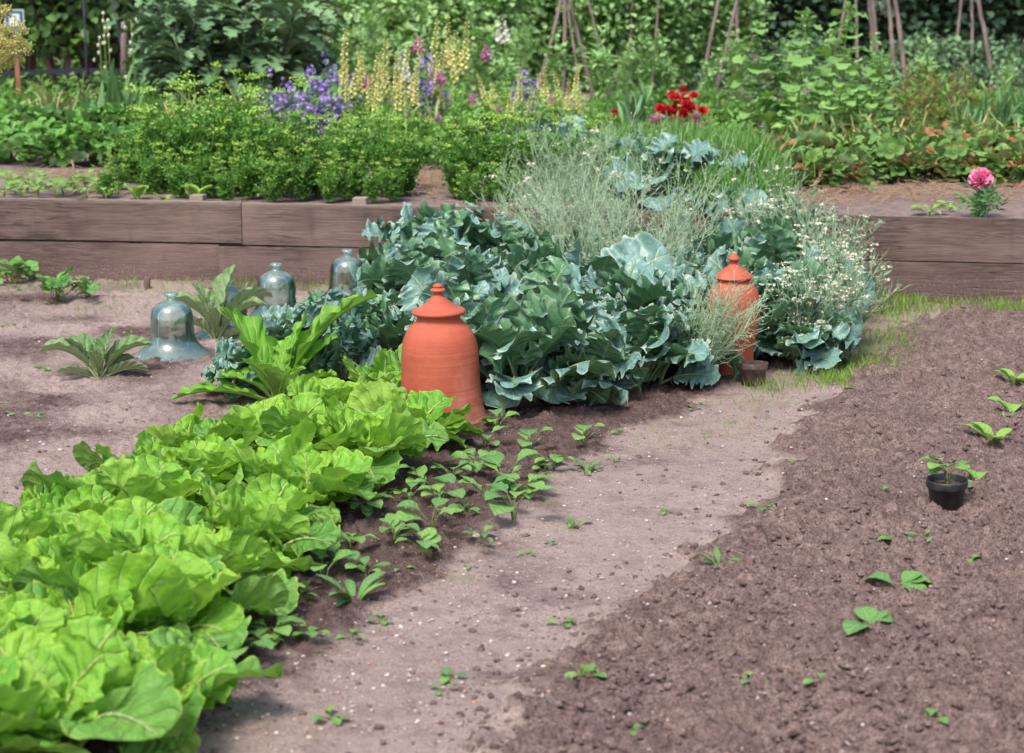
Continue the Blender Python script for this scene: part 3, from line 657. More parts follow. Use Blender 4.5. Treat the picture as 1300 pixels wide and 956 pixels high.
# ------------------------------------------------------------------ foreground vegetables
def cab_maker(seed, n=19, big=1.0, tall=0.0):
    def f():
        g = np.random.default_rng(seed); a, b = MB(), MB()
        for i in range(n):
            t = i / (n - 1); az = i * 2.39996 + g.normal() * .25
            L = (.19 + .125 * t ** .7 + g.normal() * .025) * big; W = L * (.62 + g.random() * .16)
            a0 = 86 - 34 * t + g.normal() * 8; a1 = 25 - 75 * t + g.normal() * 20
            leaf(b if t > .72 else a, L, W, az, (.03 * math.sin(-az) * t + g.normal() * .02, .03 * math.cos(az) * t + g.normal() * .02, 0), a0, a1, 17, 36, stalk=.27, sw=.09, cup=.10 + g.normal() * .14, ruf=.035 + .03 * g.random(), rf=2.2 + g.random() * 2, depth=.09, nl=9 + g.random() * 4, skew=1.0, twist=g.normal() * .7,
                 bendp=1.5, side=g.normal() * .08, g=g, blunt=.40 + .12 * g.random(), pk=.026, bel=.04)
        return mkplant('cabbage', foliage=(a, M['cab']), outer_leaves=(b, M['cab2']))
    return f
CAB = Kind([cab_maker(1), cab_maker(22), cab_maker(33), cab_maker(48)])
cabs = [(-60, 990, 1.15), (60, 960, 1.1), (190, 930, .95), (-10, 890, 1.1), (100, 850, 1.08), (215, 822, 1.08), (130, 765, 1.1), (255, 765, 1.0), (60, 790, 1.0), (190, 690, 1.1), (318, 712, 1.0), (270, 640, 1.05), (388, 652, 1.05), (345, 590, 1.0), (450, 600, 1.05), (425, 548, 1.02), (525, 568, .95), (490, 522, .95), (200, 640, .95), (135, 685, 1.0), (265, 598, .85), (35, 745, 1.0), (75, 720, .95)]
for px, py, s in cabs:
    CAB.put(G(px, py, -.01), sc_=s * .95, label='leafy bright green cabbage plant with broad wavy leaves', cat='cabbage', group='bright green cabbages in a row', rank='cabbages in the row')

def kale_maker(seed, n=30, big=1.0, extra=None):
    def f():
        g = np.random.default_rng(seed); a = MB()
        for i in range(n):
            t = (i + .5) / n; az = i * 2.39996 + g.normal() * .3
            L = (.24 + .12 * g.random() + .06 * t) * big; W = L * (.60 + g.random() * .28)
            a0 = 86 - 40 * t + g.normal() * 8; a1 = 30 - 78 * t + g.normal() * 22
            leaf(a, L, W, az, (.06 * math.sin(-az) * t + g.normal() * .03, .06 * math.cos(az) * t + g.normal() * .03, .02 + .13 * (1 - t)), a0, a1, 17, 46, stalk=.28, sw=.05, cup=.06 + g.normal() * .2, ruf=.06 + .04 * g.random(), rf=4.0 + g.random() * 2.5, depth=.22 + .12 * g.random(), nl=6 + g.random() * 3, skew=.95, twist=g.normal() * .8,
                 bendp=1.5, side=g.normal() * .08, g=g, blunt=.5, bel=.03, shred=.10)
        if extra: extra(a, g)
        return mkplant('sea_kale', foliage=(a, M['kale']))
    return f
def big_leaf(a, g):
    leaf(a, .46, .36, R(-72), (-.02, -.14, .22), 38, 18, 19, 40, stalk=.22, sw=.07, cup=.1, ruf=.05, rf=4, depth=.25, nl=6, twist=-1.15, bendp=1.2, side=0, g=g, blunt=.5)
def face_leaf(a, g):
    leaf(a, .30, .24, R(10), (-.05, -.20, .0), 84, 64, 17, 34, stalk=.12, sw=.07, cup=.06, ruf=.05, rf=4, depth=.16, nl=6, twist=3.1, bendp=1.2, side=0, g=g, blunt=.45)
KAL = Kind([kale_maker(s) for s in (5, 6, 8, 9)]); KBIG = Kind([kale_maker(12, 24, 1.0, big_leaf)]); KFACE = Kind([kale_maker(14, 24, 1.0, face_leaf)])
kg = 'sea kale plants in the big blue-green patch'
def pk(K, px, py, s, rz=None): K.put(G(px, py, -.01), rz=rz, sc_=s, label='blue-green sea kale plant with frilly waxy leaves in patch', cat='sea kale', group=kg, rank='sea kale plants')
pk(KFACE, 655, 512, 1.0, 0); pk(KBIG, 745, 442, 1.0, 0)
for px, py, s in [(735, 505, .82), (815, 492, .82), (888, 474, .66), (585, 478, 1.0), (700, 462, .95), (790, 450, .98), (850, 440, .9), (478, 462, .72), (400, 452, .62), (545, 432, 1.0), (640, 430, 1.02),
                  (535, 408, .95), (580, 395, 1.05), (665, 392, 1.05), (760, 392, 1.0), (850, 392, .9), (425, 440, .55), (545, 378, 1.02), (630, 370, .95), (975, 452, .95), (985, 435, 1.15), (1000, 462, .8), (940, 400, 1.15), (890, 420, .9), (1010, 462, .75), (930, 372, 1.3), (310, 498, .5), (610, 500, .85), (440, 490, .6), (378, 462, .62), (503, 430, .8), (550, 388, 1.12), (600, 455, 1.0), (740, 470, .8), (560, 372, 1.15), (430, 462, .62)]: pk(KAL, px, py, s)
KUP = Kind([kale_maker(17, 22, .9)])
for px, py, s in [(700, 236, 1.0), (845, 262, 1.0), (790, 250, .8), (905, 262, .8)]:
    p = P(px, py, BZ); KUP.put((float(p[0]), float(p[1]), BZ - .01), sc_=s, label='sea kale growing on the raised bed behind wall', cat='sea kale', group='sea kale on the raised bed', rank='raised-bed kale plants')

# sprays of thin grey-green stalks
def spray(mbs, mbp, mbf, base, dirv, L, g, dens=1.0, flower=0.0, r0=.0030, pods=1.0, curve=.3):
    d = np.array(dirv, float); d /= np.linalg.norm(d); n = 7; pts = [np.array(base, float)]
    for i in range(n):
        d = d + g.normal(size=3) * .07 + np.array([0, 0, -.03 * curve]); d /= np.linalg.norm(d); pts.append(pts[-1] + d * L / n)
    pts = np.array(pts); tube(mbs, pts, np.linspace(r0, r0 * .4, n + 1), 4, g.random(), cap=False)
    tips = []
    for i in range(int(13 * dens)):
        t = .22 + .78 * (i + g.random()) / (13 * dens); q = min(n - 1, int(t * n)); p = pts[q] + (pts[q + 1] - pts[q]) * (t * n - q); dd = pts[q + 1] - pts[q]; dd /= np.linalg.norm(dd)
        s = g.normal(size=3); s -= s.dot(dd) * dd; s /= np.linalg.norm(s); bd = dd * .8 + s * .62; l = L * (.36 - .22 * t) * (.7 + .6 * g.random())
        m1 = p + bd * l * .5; e = p + bd * l + np.array([0, 0, l * .18]); tube(mbs, [p, m1, e], [r0 * .5, r0 * .42, r0 * .3], 3, g.random(), cap=False); tips.append(e)
        for k in range(3):
            tt = .3 + .25 * k; p2 = p + (e - p) * tt; s2 = g.normal(size=3) * .55 + bd; s2 /= np.linalg.norm(s2); e2 = p2 + s2 * l * .38
            tube(mbs, [p2, e2], [r0 * .36, r0 * .25], 3, g.random(), cap=False); tips.append(e2)
    tips = np.array(tips)
    if pods: 
        q = tips[g.random(len(tips)) < pods * .45]; inst(mbp, TO, q, rdir(len(q), g, .6), rdir(len(q), g), .006 + .004 * g.random(len(q)), g=g)
    if flower:
        q = tips[g.random(len(tips)) < flower]
        if len(q):
            c = np.repeat(q, 9, 0) + g.normal(size=(len(q) * 9, 3)) * np.array([.012, .012, .004]); inst(mbf, TF4, c, rdir(len(c), g), rdir(len(c), g, 2.5), .0062 + .003 * g.random(len(c)), g=g)
def spray_maker(name, seed, n, L, spread, flower=0.0, lean=(0, 0), dens=1.0, leaves=0, mat='twig', r0=.0030):
    def f():
        g = np.random.default_rng(seed); s, p, fl, lv = MB(), MB(), MB(), MB()
        for i in range(n):
            a = g.random() * 2 * PI; q = spread * g.random() ** .6
            d = (math.cos(a) * q + lean[0], math.sin(a) * q + lean[1], 1); b = (math.cos(a) * .07 * g.random(), math.sin(a) * .07 * g.random(), 0)
            spray(s, p, fl, b, d, L * (.65 + .4 * g.random()), g, dens, flower, r0)
        if leaves:
            P0 = np.concatenate(s.V); q = P0[g.integers(0, len(P0), leaves)]; inst(lv, TL, q, rdir(leaves, g, .8), rdir(leaves, g, .5), .03 + .03 * g.random(leaves), g=g)
        return mkplant(name, stalks=(s, M[mat]), seed_pods=(p, M['pod']), florets=(fl, M['cream']), leaves=(lv, M['sage']))
    return f
SP = Kind([spray_maker('seeding_sea_kale', 3, 21, .72, .6, r0=.0036), spray_maker('seeding_sea_kale', 4, 21, .68, .65, .03, r0=.0036)])
for px, py, s in [(690, 352, .95), (715, 372, 1.0), (745, 398, 1.0), (770, 350, 1.12), (825, 392, 1.02), (860, 352, 1.02), (815, 425, .8), (905, 385, .82), (700, 340, 1.15), (800, 345, 1.15), (880, 358, 1.0), (925, 360, 1.0), (675, 372, .8), (960, 352, .9), (750, 350, 1.2)]:
    SP.put(G(px, py), sc_=s, label='airy cloud of grey-green seed stalks above sea kale', cat='seed stalks', group='seed stalks above the sea kale', rank='seed stalk clouds')
LEAN = Kind([spray_maker('seeding_sea_kale', 9, 26, .56, .30, .0, (.42, -.12), 1.2, r0=.0034)])
LEAN.put(G(878, 486), rz=0, sc_=.85, label='seed stalks leaning over the left side of the narrower terracotta forcer', cat='seed stalks', group='seed stalks above the sea kale')
WF = Kind([spray_maker('white_flowered_plant', 15, 26, .58, .42, .13, (.03, 0), .9, 260), spray_maker('white_flowered_plant', 16, 26, .60, .5, .045, (.06, 0), .9, 380)])
for px, py, s in [(1020, 466, .75), (1045, 453, .78), (985, 385, .95), (1015, 400, .98), (1055, 436, .72), (1040, 410, .88), (1030, 430, .86)]:
    WF.put(G(px, py), sc_=s, label='bushy fine-stemmed plant with tiny creamy white flowers', cat='flowering plant', group='white-flowered plants right of the narrower forcer')

# young artichokes
def arti_maker(seed, n, L0, spec):
    def f():
        g = np.random.default_rng(seed); a = MB()
        for i, (az, a0, a1, L) in enumerate(spec):
            leaf(a, L * L0, L * L0 * .30, R(az), (0, 0, -.01), a0, a1, 9, 26, stalk=.22, sw=.12, cup=.75, ruf=.05, rf=4, depth=.22, nl=7, skew=.85, twist=g.normal() * .35, bendp=1.6, side=g.normal() * .05, g=g, blunt=.6, point=.5, fwd=.3)
        return mkplant('young_artichoke', foliage=(a, M['arti']))
    return f
A1 = Kind([arti_maker(1, 8, .30, [(95, 62, -28, 1), (75, 78, 5, .8), (50, 75, 20, .75), (-35, 75, 60, .75), (-75, 60, -12, .95), (-95, 32, -20, .75), (110, 30, -10, .6), (0, 80, 45, .6), (180, 70, 20, .6), (-60, 45, 0, .6)])])
A1.put(G(125, 479), rz=0, label='small young artichoke with drooping leaves on bare soil left of the nearest cloche', cat='artichoke', group='young artichokes')
A2 = Kind([arti_maker(2, 9, .40, [(95, 80, -40, .9), (75, 86, 40, .75), (-40, 78, 55, .95), (-65, 72, -20, .95), (-85, 66, -10, .8), (30, 80, 30, .6), (170, 72, 10, .6), (115, 60, -30, .6), (-100, 35, -20, .5)])])
A2.put(G(274, 432), rz=0, label='taller young artichoke with curled leaves, between the nearest cloche and the next', cat='artichoke', group='young artichokes')
def card():
    g = np.random.default_rng(5); a = MB()
    for az, a0, a1, L, W, tw in [(-72, 66, 12, .60, .24, .3), (60, 70, 25, .44, .27, -.5), (105, 24, -20, .42, .13, .0), (-48, 74, 45, .38, .13, .6), (-20, 82, 60, .26, .10, 0), (-110, 45, 0, .30, .13, .2), (160, 60, 20, .3, .13, .2), (200, 55, 0, .32, .14, 0), (85, 50, -20, .28, .12, .3), (-85, 60, 30, .36, .12, -.3)]:
        leaf(a, L, W, R(az), (0, 0, 0), a0, a1, 15, 60, stalk=.15, sw=.14, cup=.25, ruf=.05, rf=4, depth=.62, nl=5, skew=.75, twist=tw, bendp=1.5, side=g.normal() * .05, g=g, blunt=.5, point=.3, fwd=.7)
    return mkplant('cardoon', foliage=(a, M['card']))
Kind([card]).put(G(352, 512), rz=0, label='bright green cardoon with deeply cut pointed leaves between cabbages and sea kale', cat='cardoon')

# seedlings and weeds
def seed_maker(name, seed, n, mat, tm=None, lw=.55, L=.075, stem=.05, flat=0, depth=0.0):
    def f():
        g = np.random.default_rng(seed); s, a = MB(), MB()
        for i in range(n):
            az = i * 2.2 + g.normal() * .35; h = stem * (.5 + .8 * g.random()) if stem else 0; r = .3 * h + .01; top = (-math.sin(az) * r, math.cos(az) * r, h)
            if stem: tube(s, [(0, 0, -.01), (top[0] * .4, top[1] * .4, h * .7), top], [.0022, .0018, .0012], 4, g.random())
            ll = L * (.6 + .6 * g.random()); leaf(a, ll, ll * lw * (.85 + .3 * g.random()), az, top, 35 + g.normal() * 14 + flat, -25 + g.normal() * 15 + flat * .7, 7, 10, stalk=.10, sw=.1, cup=.15, ruf=.035, rf=2.2, skew=1.05, twist=g.normal() * .25, depth=depth, nl=5, g=g, blunt=.65, point=.35)
        return mkplant(name, stem=(s, M[mat]), leaves=(a, M[mat]))
    return f
SD = Kind([seed_maker('leafy_seedling', s, n, 'seedl', lw=.6) for s, n in ((1, 8), (2, 6), (3, 10), (4, 5))])
TINY = Kind([seed_maker('tiny_seedling', s, n, 'seedl', lw=.6, L=.04, stem=.012) for s, n in ((5, 2), (6, 4), (7, 3))])
sg = 'leafy seedlings between cabbages and path'
for px, py, w in [(293, 782, 1.25), (232, 812, .9), (310, 842, .8), (363, 705, .85), (412, 742, 1.0), (382, 765, .6), (462, 655, .75), (548, 676, 1.1), (483, 615, .8), (541, 628, 1.0), (606, 600, .8), (617, 572, .75), (632, 550, .7), (640, 622, 1.15), (665, 632, 1.05),
                  (652, 662, 1.1), (616, 640, .8), (741, 566, .85), (703, 597, .8), (610, 690, .6), (520, 640, .7), (428, 722, .8), (590, 655, .5), (350, 770, .8), (533, 708, .75), (672, 575, .8), (345, 815, .7), (285, 842, .8), (215, 862, .7), (400, 700, .7), (445, 700, .6), (465, 738, .6), (500, 690, .7), (560, 645, .8), (395, 815, .5), (340, 745, .8), (575, 612, .6), (690, 600, .5)]:
    SD.put(G(px, py), sc_=w * (.85 + .5 * rng.random()), label='small green seedling on dark soil between cabbages and path', cat='seedling', group=sg, rank='seedlings between cabbages and path')
tg = 'tiny sprouts scattered over the soil'
for px, py, w in [(509, 726, .8), (483, 790, .9), (446, 812, 1.1), (125, 862, .8), (385, 800, .6), (596, 722, .6), (741, 603, .9), (755, 598, .7), (780, 585, .9), (788, 552, .9), (733, 668, 1.0), (880, 520, .8), (895, 516, .7), (967, 646, 1.2), (1012, 596, .9), (1118, 628, 1.0), (715, 795, .9), (1172, 688, 1.2), (1229, 715, .9), (745, 864, 1.2),
                  (956, 862, 1.0), (1043, 868, 1.0), (571, 864, .9), (45, 530, 1.0), (15, 527, .8), (55, 470, 1.0), (10, 415, 1.1), (166, 425, .8), (1240, 620, .9), (1258, 690, .7), (1108, 556, .6), (845, 652, .6), (670, 705, .7), (1060, 604, .5), (700, 690, .5), (560, 880, .9), (1180, 920, 1.1), (420, 915, 1.1), (250, 900, 1.0), (800, 930, .8)]:
    TINY.put(G(px, py), sc_=w, label='tiny sprout with pale green leaves', cat='sprout', group=tg, rank='tiny sprouts')
ROS = Kind([seed_maker('rosette_weed', 11, 9, 'seedl', lw=.22, L=.12, stem=0, flat=25, depth=.2)])
ROS.put(G(450, 766), sc_=1.0, label='upright weed with narrow toothed leaves on soil in front of the cabbages', cat='weed', group='rosette weeds')
ROS.put(G(913, 722), sc_=.55, label='small rosette of narrow leaves on the edge of the tilled bed', cat='weed', group='rosette weeds')
ROS.put(G(745, 598), sc_=.5, label='small rosette weed on the path edge beside the two-leaved seedling', cat='weed', group='rosette weeds')
YV = Kind([seed_maker('young_vegetable', s, n, 'young', lw=.42, L=.125, stem=0, flat=f) for s, n, f in ((21, 5, 25), (22, 4, 15))])
yg = 'young broad-leaved plants along the right edge'
for px, py, w, l in [(1293, 520, .85, 'second'), (1292, 490, .8, 'farthest'), (1268, 567, .95, 'third from the back'), (1243, 608, .75, 'nearest, just behind the black pot')]:
    pass
for px, py, w, l in [(1290, 492, .85, 'broad-leaved young plant at the right edge, farthest of its short row'), (1285, 525, .95, 'broad-leaved young plant at the right edge, second farthest of its short row'), (1262, 566, 1.0, 'broad-leaved young plant with a long pointed leaf, third of its row'), (1241, 607, .75, 'small young plant with three narrow leaves right behind the black pot')]:
    YV.put(G(px, py), rz=.6, sc_=w, label=l, cat='young plant', group=yg)
YG = Kind([seed_maker('squash_seedling', 31, 4, 'seedl', lw=.7, L=.08, stem=.02, flat=10)])
for px, py, w, l in [(1140, 745, 1.0, 'broken-leaved green seedling on the tilled bed below the black pot'), (1106, 800, 1.0, 'nearest green seedling on the tilled bed at lower right'), (1138, 688, .6, 'seedling with one round blue-green leaf lying on the tilled bed')]:
    YG.put(G(px, py), sc_=w, label=l, cat='seedling', group='seedlings on the tilled bed')
Kind([seed_maker('potted_seedling', 41, 7, 'seedl', lw=.75, L=.065, stem=.055)]).put((pf[0], pf[1], pf[2] + .075), sc_=1.0, label='leafy seedling with dark stems growing in the black pot', cat='seedling')
Kind([seed_maker('flat_leaf_weed', 51, 3, 'seedl', lw=.5, L=.1, stem=0, flat=-15)]).put(G(1092, 492), rz=1.0, sc_=.9, label='single weed with flat grey-green leaves beside the grass right of the white flowers', cat='weed')

# loose stones, clods, straw bits, grass
def scatter(n, g, f=None, ymax=9.9):
    px = g.random(n * 3) * 1600 - 150; py = 300 + 680 * g.random(n * 3) ** .8
    r = np.stack([px - 650, F * cp - (py - 478) * sp_, -F * sp_ - (py - 478) * cp], -1); t = -CAMZ / r[:, 2]; x = r[:, 0] * t; y = r[:, 1] * t
    k = y < ymax
    if f is not None: k &= f(x, y, g)
    x, y = x[k][:n], y[k][:n]; return x, y
g = np.random.default_rng(77)
x, y = scatter(6500, g, lambda x, y, g: g.random(len(x)) < (1 - .5 * zones(x, y)[0]))
S = .0021 + .0045 * g.random(len(x)) ** 3.0; S[:45] *= 2.0
mb = MB(); lumps(mb, np.stack([x, y, gz(x, y) + S * .5 + .004 * zones(x, y)[0]], -1), S, g, .6, .16); tag(mb.obj('pebbles', M['stone']), 'small pale pebbles and grit strewn over soil and path', 'pebbles', kind='stuff')
x, y = scatter(17000, g, lambda x, y, g: g.random(len(x)) < np.clip(zones(x, y)[0] * 1.0 + .8 * zones(x, y)[1] * (x > xrow(y)) + .5 * zones(x, y)[1] + .22 + .9 * np.exp(-((x - xr(y)) / .10) ** 2), 0, 1))
zt_ = zones(x, y)[0]; S = (.0022 + .009 * g.random(len(x)) ** (6 - 3 * zt_)); S[:60] *= 1.5; dr_ = np.clip(.12 + .5 * (1 - zt_) * g.random(len(x)), 0, 1)
mb = MB(); lumps(mb, np.stack([x, y, gz(x, y) + S * .25 + .008 * zones(x, y)[0]], -1), S, g, .65, .35); mb.A = [np.c_[.05 + .45 * a_[:, 2] ** 2, a_[:, 1:3], np.ones(len(a_))] for a_ in mb.A]; tag(mb.obj('soil_clods', M['soil']), 'crumbly brown soil clods lying on the tilled bed and row', 'soil clods', kind='stuff')
x, y = scatter(420, g); a = g.random(len(x)) * PI; mb = MB()
for i in range(len(x)):
    l = .008 + .028 * g.random() ** 2; zz = float(gz(x[i], y[i])) + .012; d = np.array([math.cos(a[i]), math.sin(a[i]), g.normal() * .15]) * l; tube(mb, [np.array([x[i], y[i], zz]) - d, np.array([x[i], y[i], zz + .002]), np.array([x[i], y[i], zz]) + d], [.0008, .001, .0007], 3)
tag(mb.obj('straw_bits', M['strawm']), 'dry straw bits and twigs littering the soil', 'straw', kind='stuff')
def grass(mb, px, py, wpx, hpx, n, h, g, zf=G):
    c = np.array([zf(px + g.normal() * wpx, py + g.normal() * hpx) for _ in range(n)]); D = rdir(n, g); D[:, 2] = np.abs(D[:, 2]) + 1.4
    inst(mb, TB, c, D, rdir(n, g), h * (.45 + .8 * g.random(n)), g=g)
mb = MB()
for px, py, w, h, n, hh in [(1150, 384, 28, 4, 420, .06), (1230, 392, 45, 5, 520, .06), (1290, 396, 22, 4, 260, .065), (1085, 462, 28, 10, 800, .05), (1125, 430, 26, 10, 600, .045), (1060, 482, 16, 6, 480, .05), (1140, 398, 22, 7, 320, .06), (975, 494, 12, 4, 110, .05), (965, 512, 22, 8, 90, .04), (1015, 489, 14, 5, 120, .05),
        (300, 362, 60, 4, 420, .05), (160, 366, 45, 5, 220, .05), (420, 366, 60, 4, 360, .05), (60, 368, 40, 4, 160, .05), (100, 398, 45, 6, 120, .04), (170, 385, 40, 6, 120, .03), (725, 670, 5, 3, 26, .04), (700, 642, 8, 4, 20, .03), (575, 740, 14, 8, 26, .03), (850, 560, 40, 12, 60, .03), (905, 545, 40, 10, 70, .03), (930, 560, 40, 20, 60, .03), (740, 864, 8, 3, 34, .045),
        (350, 345, 160, 3, 240, .09), (1200, 372, 60, 3, 200, .09)]: grass(mb, px, py, w, h, n, hh, g)
tag(mb.obj('grass', M['grass']), 'short green grass along the wall foot and beside the white flowers', 'grass', kind='stuff')
#@@ background
def U(px, py, dz=0.0):
    p = P(px, py, BZ); return (float(p[0]), float(p[1]), BZ + dz)
def cloud_maker(name, seed, h, r, nst, nlf, T, size, mat, zlo=.12, zpow=.7, upb=.3, stems=True, lo=.6, spf=.30, sr=.003, extra=None, taper=.35, sizev=.5):
    def f():
        g = np.random.default_rng(seed); s, a = MB(), MB(); paths = []
        for i in range(nst):
            az = g.random() * 2 * PI; q = r * g.random() ** .5; hh = h * (lo + (1.05 - lo) * g.random()) * (1 - taper * q / r)
            e = np.array([math.cos(az) * q, math.sin(az) * q, hh]); m_ = np.array([e[0] * .35, e[1] * .35, hh * .55]) + g.normal(size=3) * .02
            b = np.array([math.cos(az) * r * .15, math.sin(az) * r * .15, 0]); pts = np.array([b, (b + m_) / 2, m_, (m_ + e) / 2 + g.normal(size=3) * .01, e]); paths.append(pts)
            if stems: tube(s, pts, np.linspace(sr, sr * .4, 5), 4, g.random(), cap=False)
        paths = np.array(paths); k = g.integers(0, nst, nlf); t = (zlo + (1 - zlo) * g.random(nlf) ** zpow) * 3.999; q = t.astype(int); fr = (t - q)[:, None]
        pos = paths[k, q] * (1 - fr) + paths[k, q + 1] * fr; sp = r * spf; off = g.normal(size=(nlf, 3)) * sp * np.array([1, 1, .45]); pos = pos + off; pos[:, 2] = np.maximum(pos[:, 2], .01)
        D = rdir(nlf, g) * .8 + off / sp * .5; D[:, 2] += upb; inst(a, T, pos, D, rdir(nlf, g, 1.6), size * (1 - sizev / 2 + sizev * g.random(nlf)), g=g)
        parts = dict(foliage=(a, M[mat])); 
        if stems: parts['stems'] = (s, M[mat])
        if s.n: s.A = [np.concatenate(s.A)]; s.A[0][:, 3] = 1; s.V = [np.concatenate(s.V)]
        if extra: extra(parts, paths, g)
        return mkplant(name, **parts)
    return f
# parsley going to flower
def pars_extra(parts, paths, g):
    f, s = MB(), MB()
    heads = []
    for k in range(min(len(paths), 13)):
        f = MB(); heads.append(f)
        e = paths[k, -1]; top = e + np.array([g.normal() * .02, g.normal() * .02, .02 + .17 * g.random() ** 1.3]); tube(s, [e, (e + top) / 2, top], .0016, 3)
        n = 30; c = top + g.normal(size=(n, 3)) * np.array([.022, .022, .007]); inst(f, TR, c, rdir(n, g, .6), rdir(n, g, 1.5), .012, g=g)
    parts['flower_head'] = (heads, M['pumb']); parts['stalks'] = (s, M['pars'])
PAR = Kind([cloud_maker('parsley', s, .43, .19, 24, 700, TCUR, .027, 'pars', .05, .85, .4, taper=.1, lo=.3, spf=.13, extra=pars_extra) for s in (1, 2, 3)])
for px, py, s in [(175, 232, 1.0), (215, 240, 1.0), (262, 243, 1.08), (310, 245, 1.08), (358, 246, .98), (402, 247, 1.02), (448, 247, 1.0), (492, 248, .95), (515, 246, .7), (232, 215, .9), (300, 212, 1.0), (365, 216, .8), (430, 215, .8), (490, 215, .75),
                  (585, 250, .95), (632, 252, 1.0), (682, 248, 1.0), (725, 244, 1.0), (605, 222, 1.0), (665, 215, 1.1), (720, 212, 1.08), (752, 225, .85), (190, 246, .62), (228, 250, .5), (268, 249, .66), (290, 255, .45), (318, 250, .7), (345, 254, .5), (380, 252, .66), (418, 254, .5), (440, 252, .64), (470, 255, .5), (500, 253, .6), (600, 262, .45), (640, 262, .45), (150, 240, .45), (135, 250, .35)]:
    PAR.put(U(px, py), sc_=s * (.84 + .30 * rng.random()) * (1.06 if px < 400 else .88 if px < 550 else .98), label='curly green parsley going to flower behind wall', cat='parsley', group='parsley plants behind the wall', rank='parsley plants')
STR = Kind([cloud_maker('strawberry_plant', s, .24, .20, 18, 110, T3, .075, 'straw', .5, .6, .1) for s in (11, 12)])
SDR = Kind([cloud_maker('strawberry_plant', s, .22, .20, 18, 120, T3, .07, 'strawdry', .2, .7, .1) for s in (13, 14)])
for px, py, s in [(15, 205, 1.1), (65, 210, 1.1), (115, 208, 1.1), (160, 205, 1.0), (35, 185, 1.2), (90, 183, 1.2), (140, 182, 1.2), (-30, 200, 1.1), (10, 170, 1.1), (60, 168, 1.1), (115, 165, 1.0), (185, 180, 1.0)]:
    STR.put(U(px, py), sc_=s, label='low green strawberry plant at the left of the raised bed', cat='strawberry plant', group='strawberry plants at left', rank='left strawberry plants')
for px, py, s in [(985, 238, .85), (1020, 236, 1.0), (1062, 238, .9), (1105, 228, .9), (1145, 230, 1.0), (1190, 226, .95), (1232, 228, .9), (1275, 232, 1.0), (1005, 215, 1.0), (1055, 215, 1.0), (1100, 212, 1.0), (1155, 210, 1.1), (1210, 208, 1.1), (1260, 212, 1.0), (1300, 215, 1.0), (965, 222, .8), (1320, 235, 1.0), (1180, 195, 1.0), (1290, 192, 1.0)]:
    SDR.put(U(px, py), sc_=s, label='strawberry plant with some reddened leaves in right bed', cat='strawberry plant', group='strawberry plants at right', rank='right strawberry plants')
# straw mulch and bare twigs, seedlings on the left
g = np.random.default_rng(5); mb = MB()
for (px, py, w, h, n) in [(545, 232, 14, 10, 260), (1050, 248, 80, 8, 500), (1200, 245, 80, 8, 500), (90, 225, 40, 6, 160)]:
    for i in range(n):
        c = np.array(U(px + g.normal() * w, py + g.normal() * h, .012 + .02 * g.random())); a = g.random() * PI; d = np.array([math.cos(a), math.sin(a), g.normal() * .2]) * (.02 + .04 * g.random()); tube(mb, [c - d, c, c + d], [.0016, .002, .0014], 3, g.random(), cap=False)
tag(mb.obj('straw_mulch', M['strawm']), 'loose dry straw between the plants of the raised bed', 'straw mulch', kind='stuff')
US = Kind([seed_maker('bed_seedling', s, 9, 'young', lw=.55, L=.06, stem=.05) for s in (61, 62)])
for px, py, s in [(20, 245, 1.2), (48, 248, 1.2), (80, 247, 1.0), (110, 250, 1.0), (135, 252, .9), (150, 246, .9), (5, 250, 1.1), (62, 240, .9), (12, 238, 1.3), (35, 242, 1.2), (72, 250, 1.3), (95, 244, 1.2), (122, 244, 1.2), (108, 236, 1.2), (28, 252, 1.0), (142, 238, 1.2), (50, 234, 1.2)]:
    US.put(U(px, py), sc_=s, label='small light green seedling just behind the wall', cat='seedling', group='seedlings just behind the wall at left', rank='seedlings behind the wall')
LT = Kind([seed_maker('young_lettuce', 71, 6, 'lett', lw=.5, L=.15, stem=0, flat=38), seed_maker('young_lettuce', 72, 5, 'lett', lw=.5, L=.13, stem=0, flat=30)])
for px, py, s, l in [(175, 253, .85, 'pointed young lettuce behind the wall, left of two in front of parsley'), (208, 256, .6, 'lowest young lettuce behind the wall, its leaf lying flat on the board'), (246, 254, .95, 'young lettuce above the left stub post of the timber wall')]:
    LT.put(U(px, py), sc_=s, label=l, cat='lettuce', group='young lettuces behind the wall')
for i, (px, z0, z1) in enumerate([(94, 240, 203), (123, 245, 214)]):
    b = U(px, z0); h = HH(px, z0, z1, BZ); mb = MB(); tube(mb, [(0, 0, -.02), (.01, 0, h * .5), (-.004, 0, h)], [.009, .008, .006], 6); tag(mb.obj('dead_stem', M['strawm'], loc=b), ['thicker dead brown stem standing among the seedlings left', 'thinner dead brown stem right of the thicker one'][i], 'dead stem', 'dead stems behind the wall')
DS = cloud_maker('poppy_foliage', 81, .16, .09, 12, 60, TFER, .08, 'iris', .1, .7, .8)
o = DS(); o.name = 'peony_poppy'; o.location = U(1243, 277); o.scale = (1, 1, 1); tag(o, 'pink double poppy with a pompom flower and blue-green leaves near the right edge', 'poppy')
h = HH(1243, 277, 230, BZ); mb = MB(); tube(mb, [(0, 0, 0), (.012, 0, h * .5), (0, 0, h)], [.004, .0035, .003], 6); mb.obj('stalk', M['iris'], o)
mb = MB(); gg = np.random.default_rng(3); n = 150; d = rdir(n, gg, .35); inst(mb, TP, np.array([0, 0, h + .005]) + d * .008, d, rdir(n, gg), .045 + .014 * gg.random(n), g=gg); mb.obj('flower', M['peony'], o)
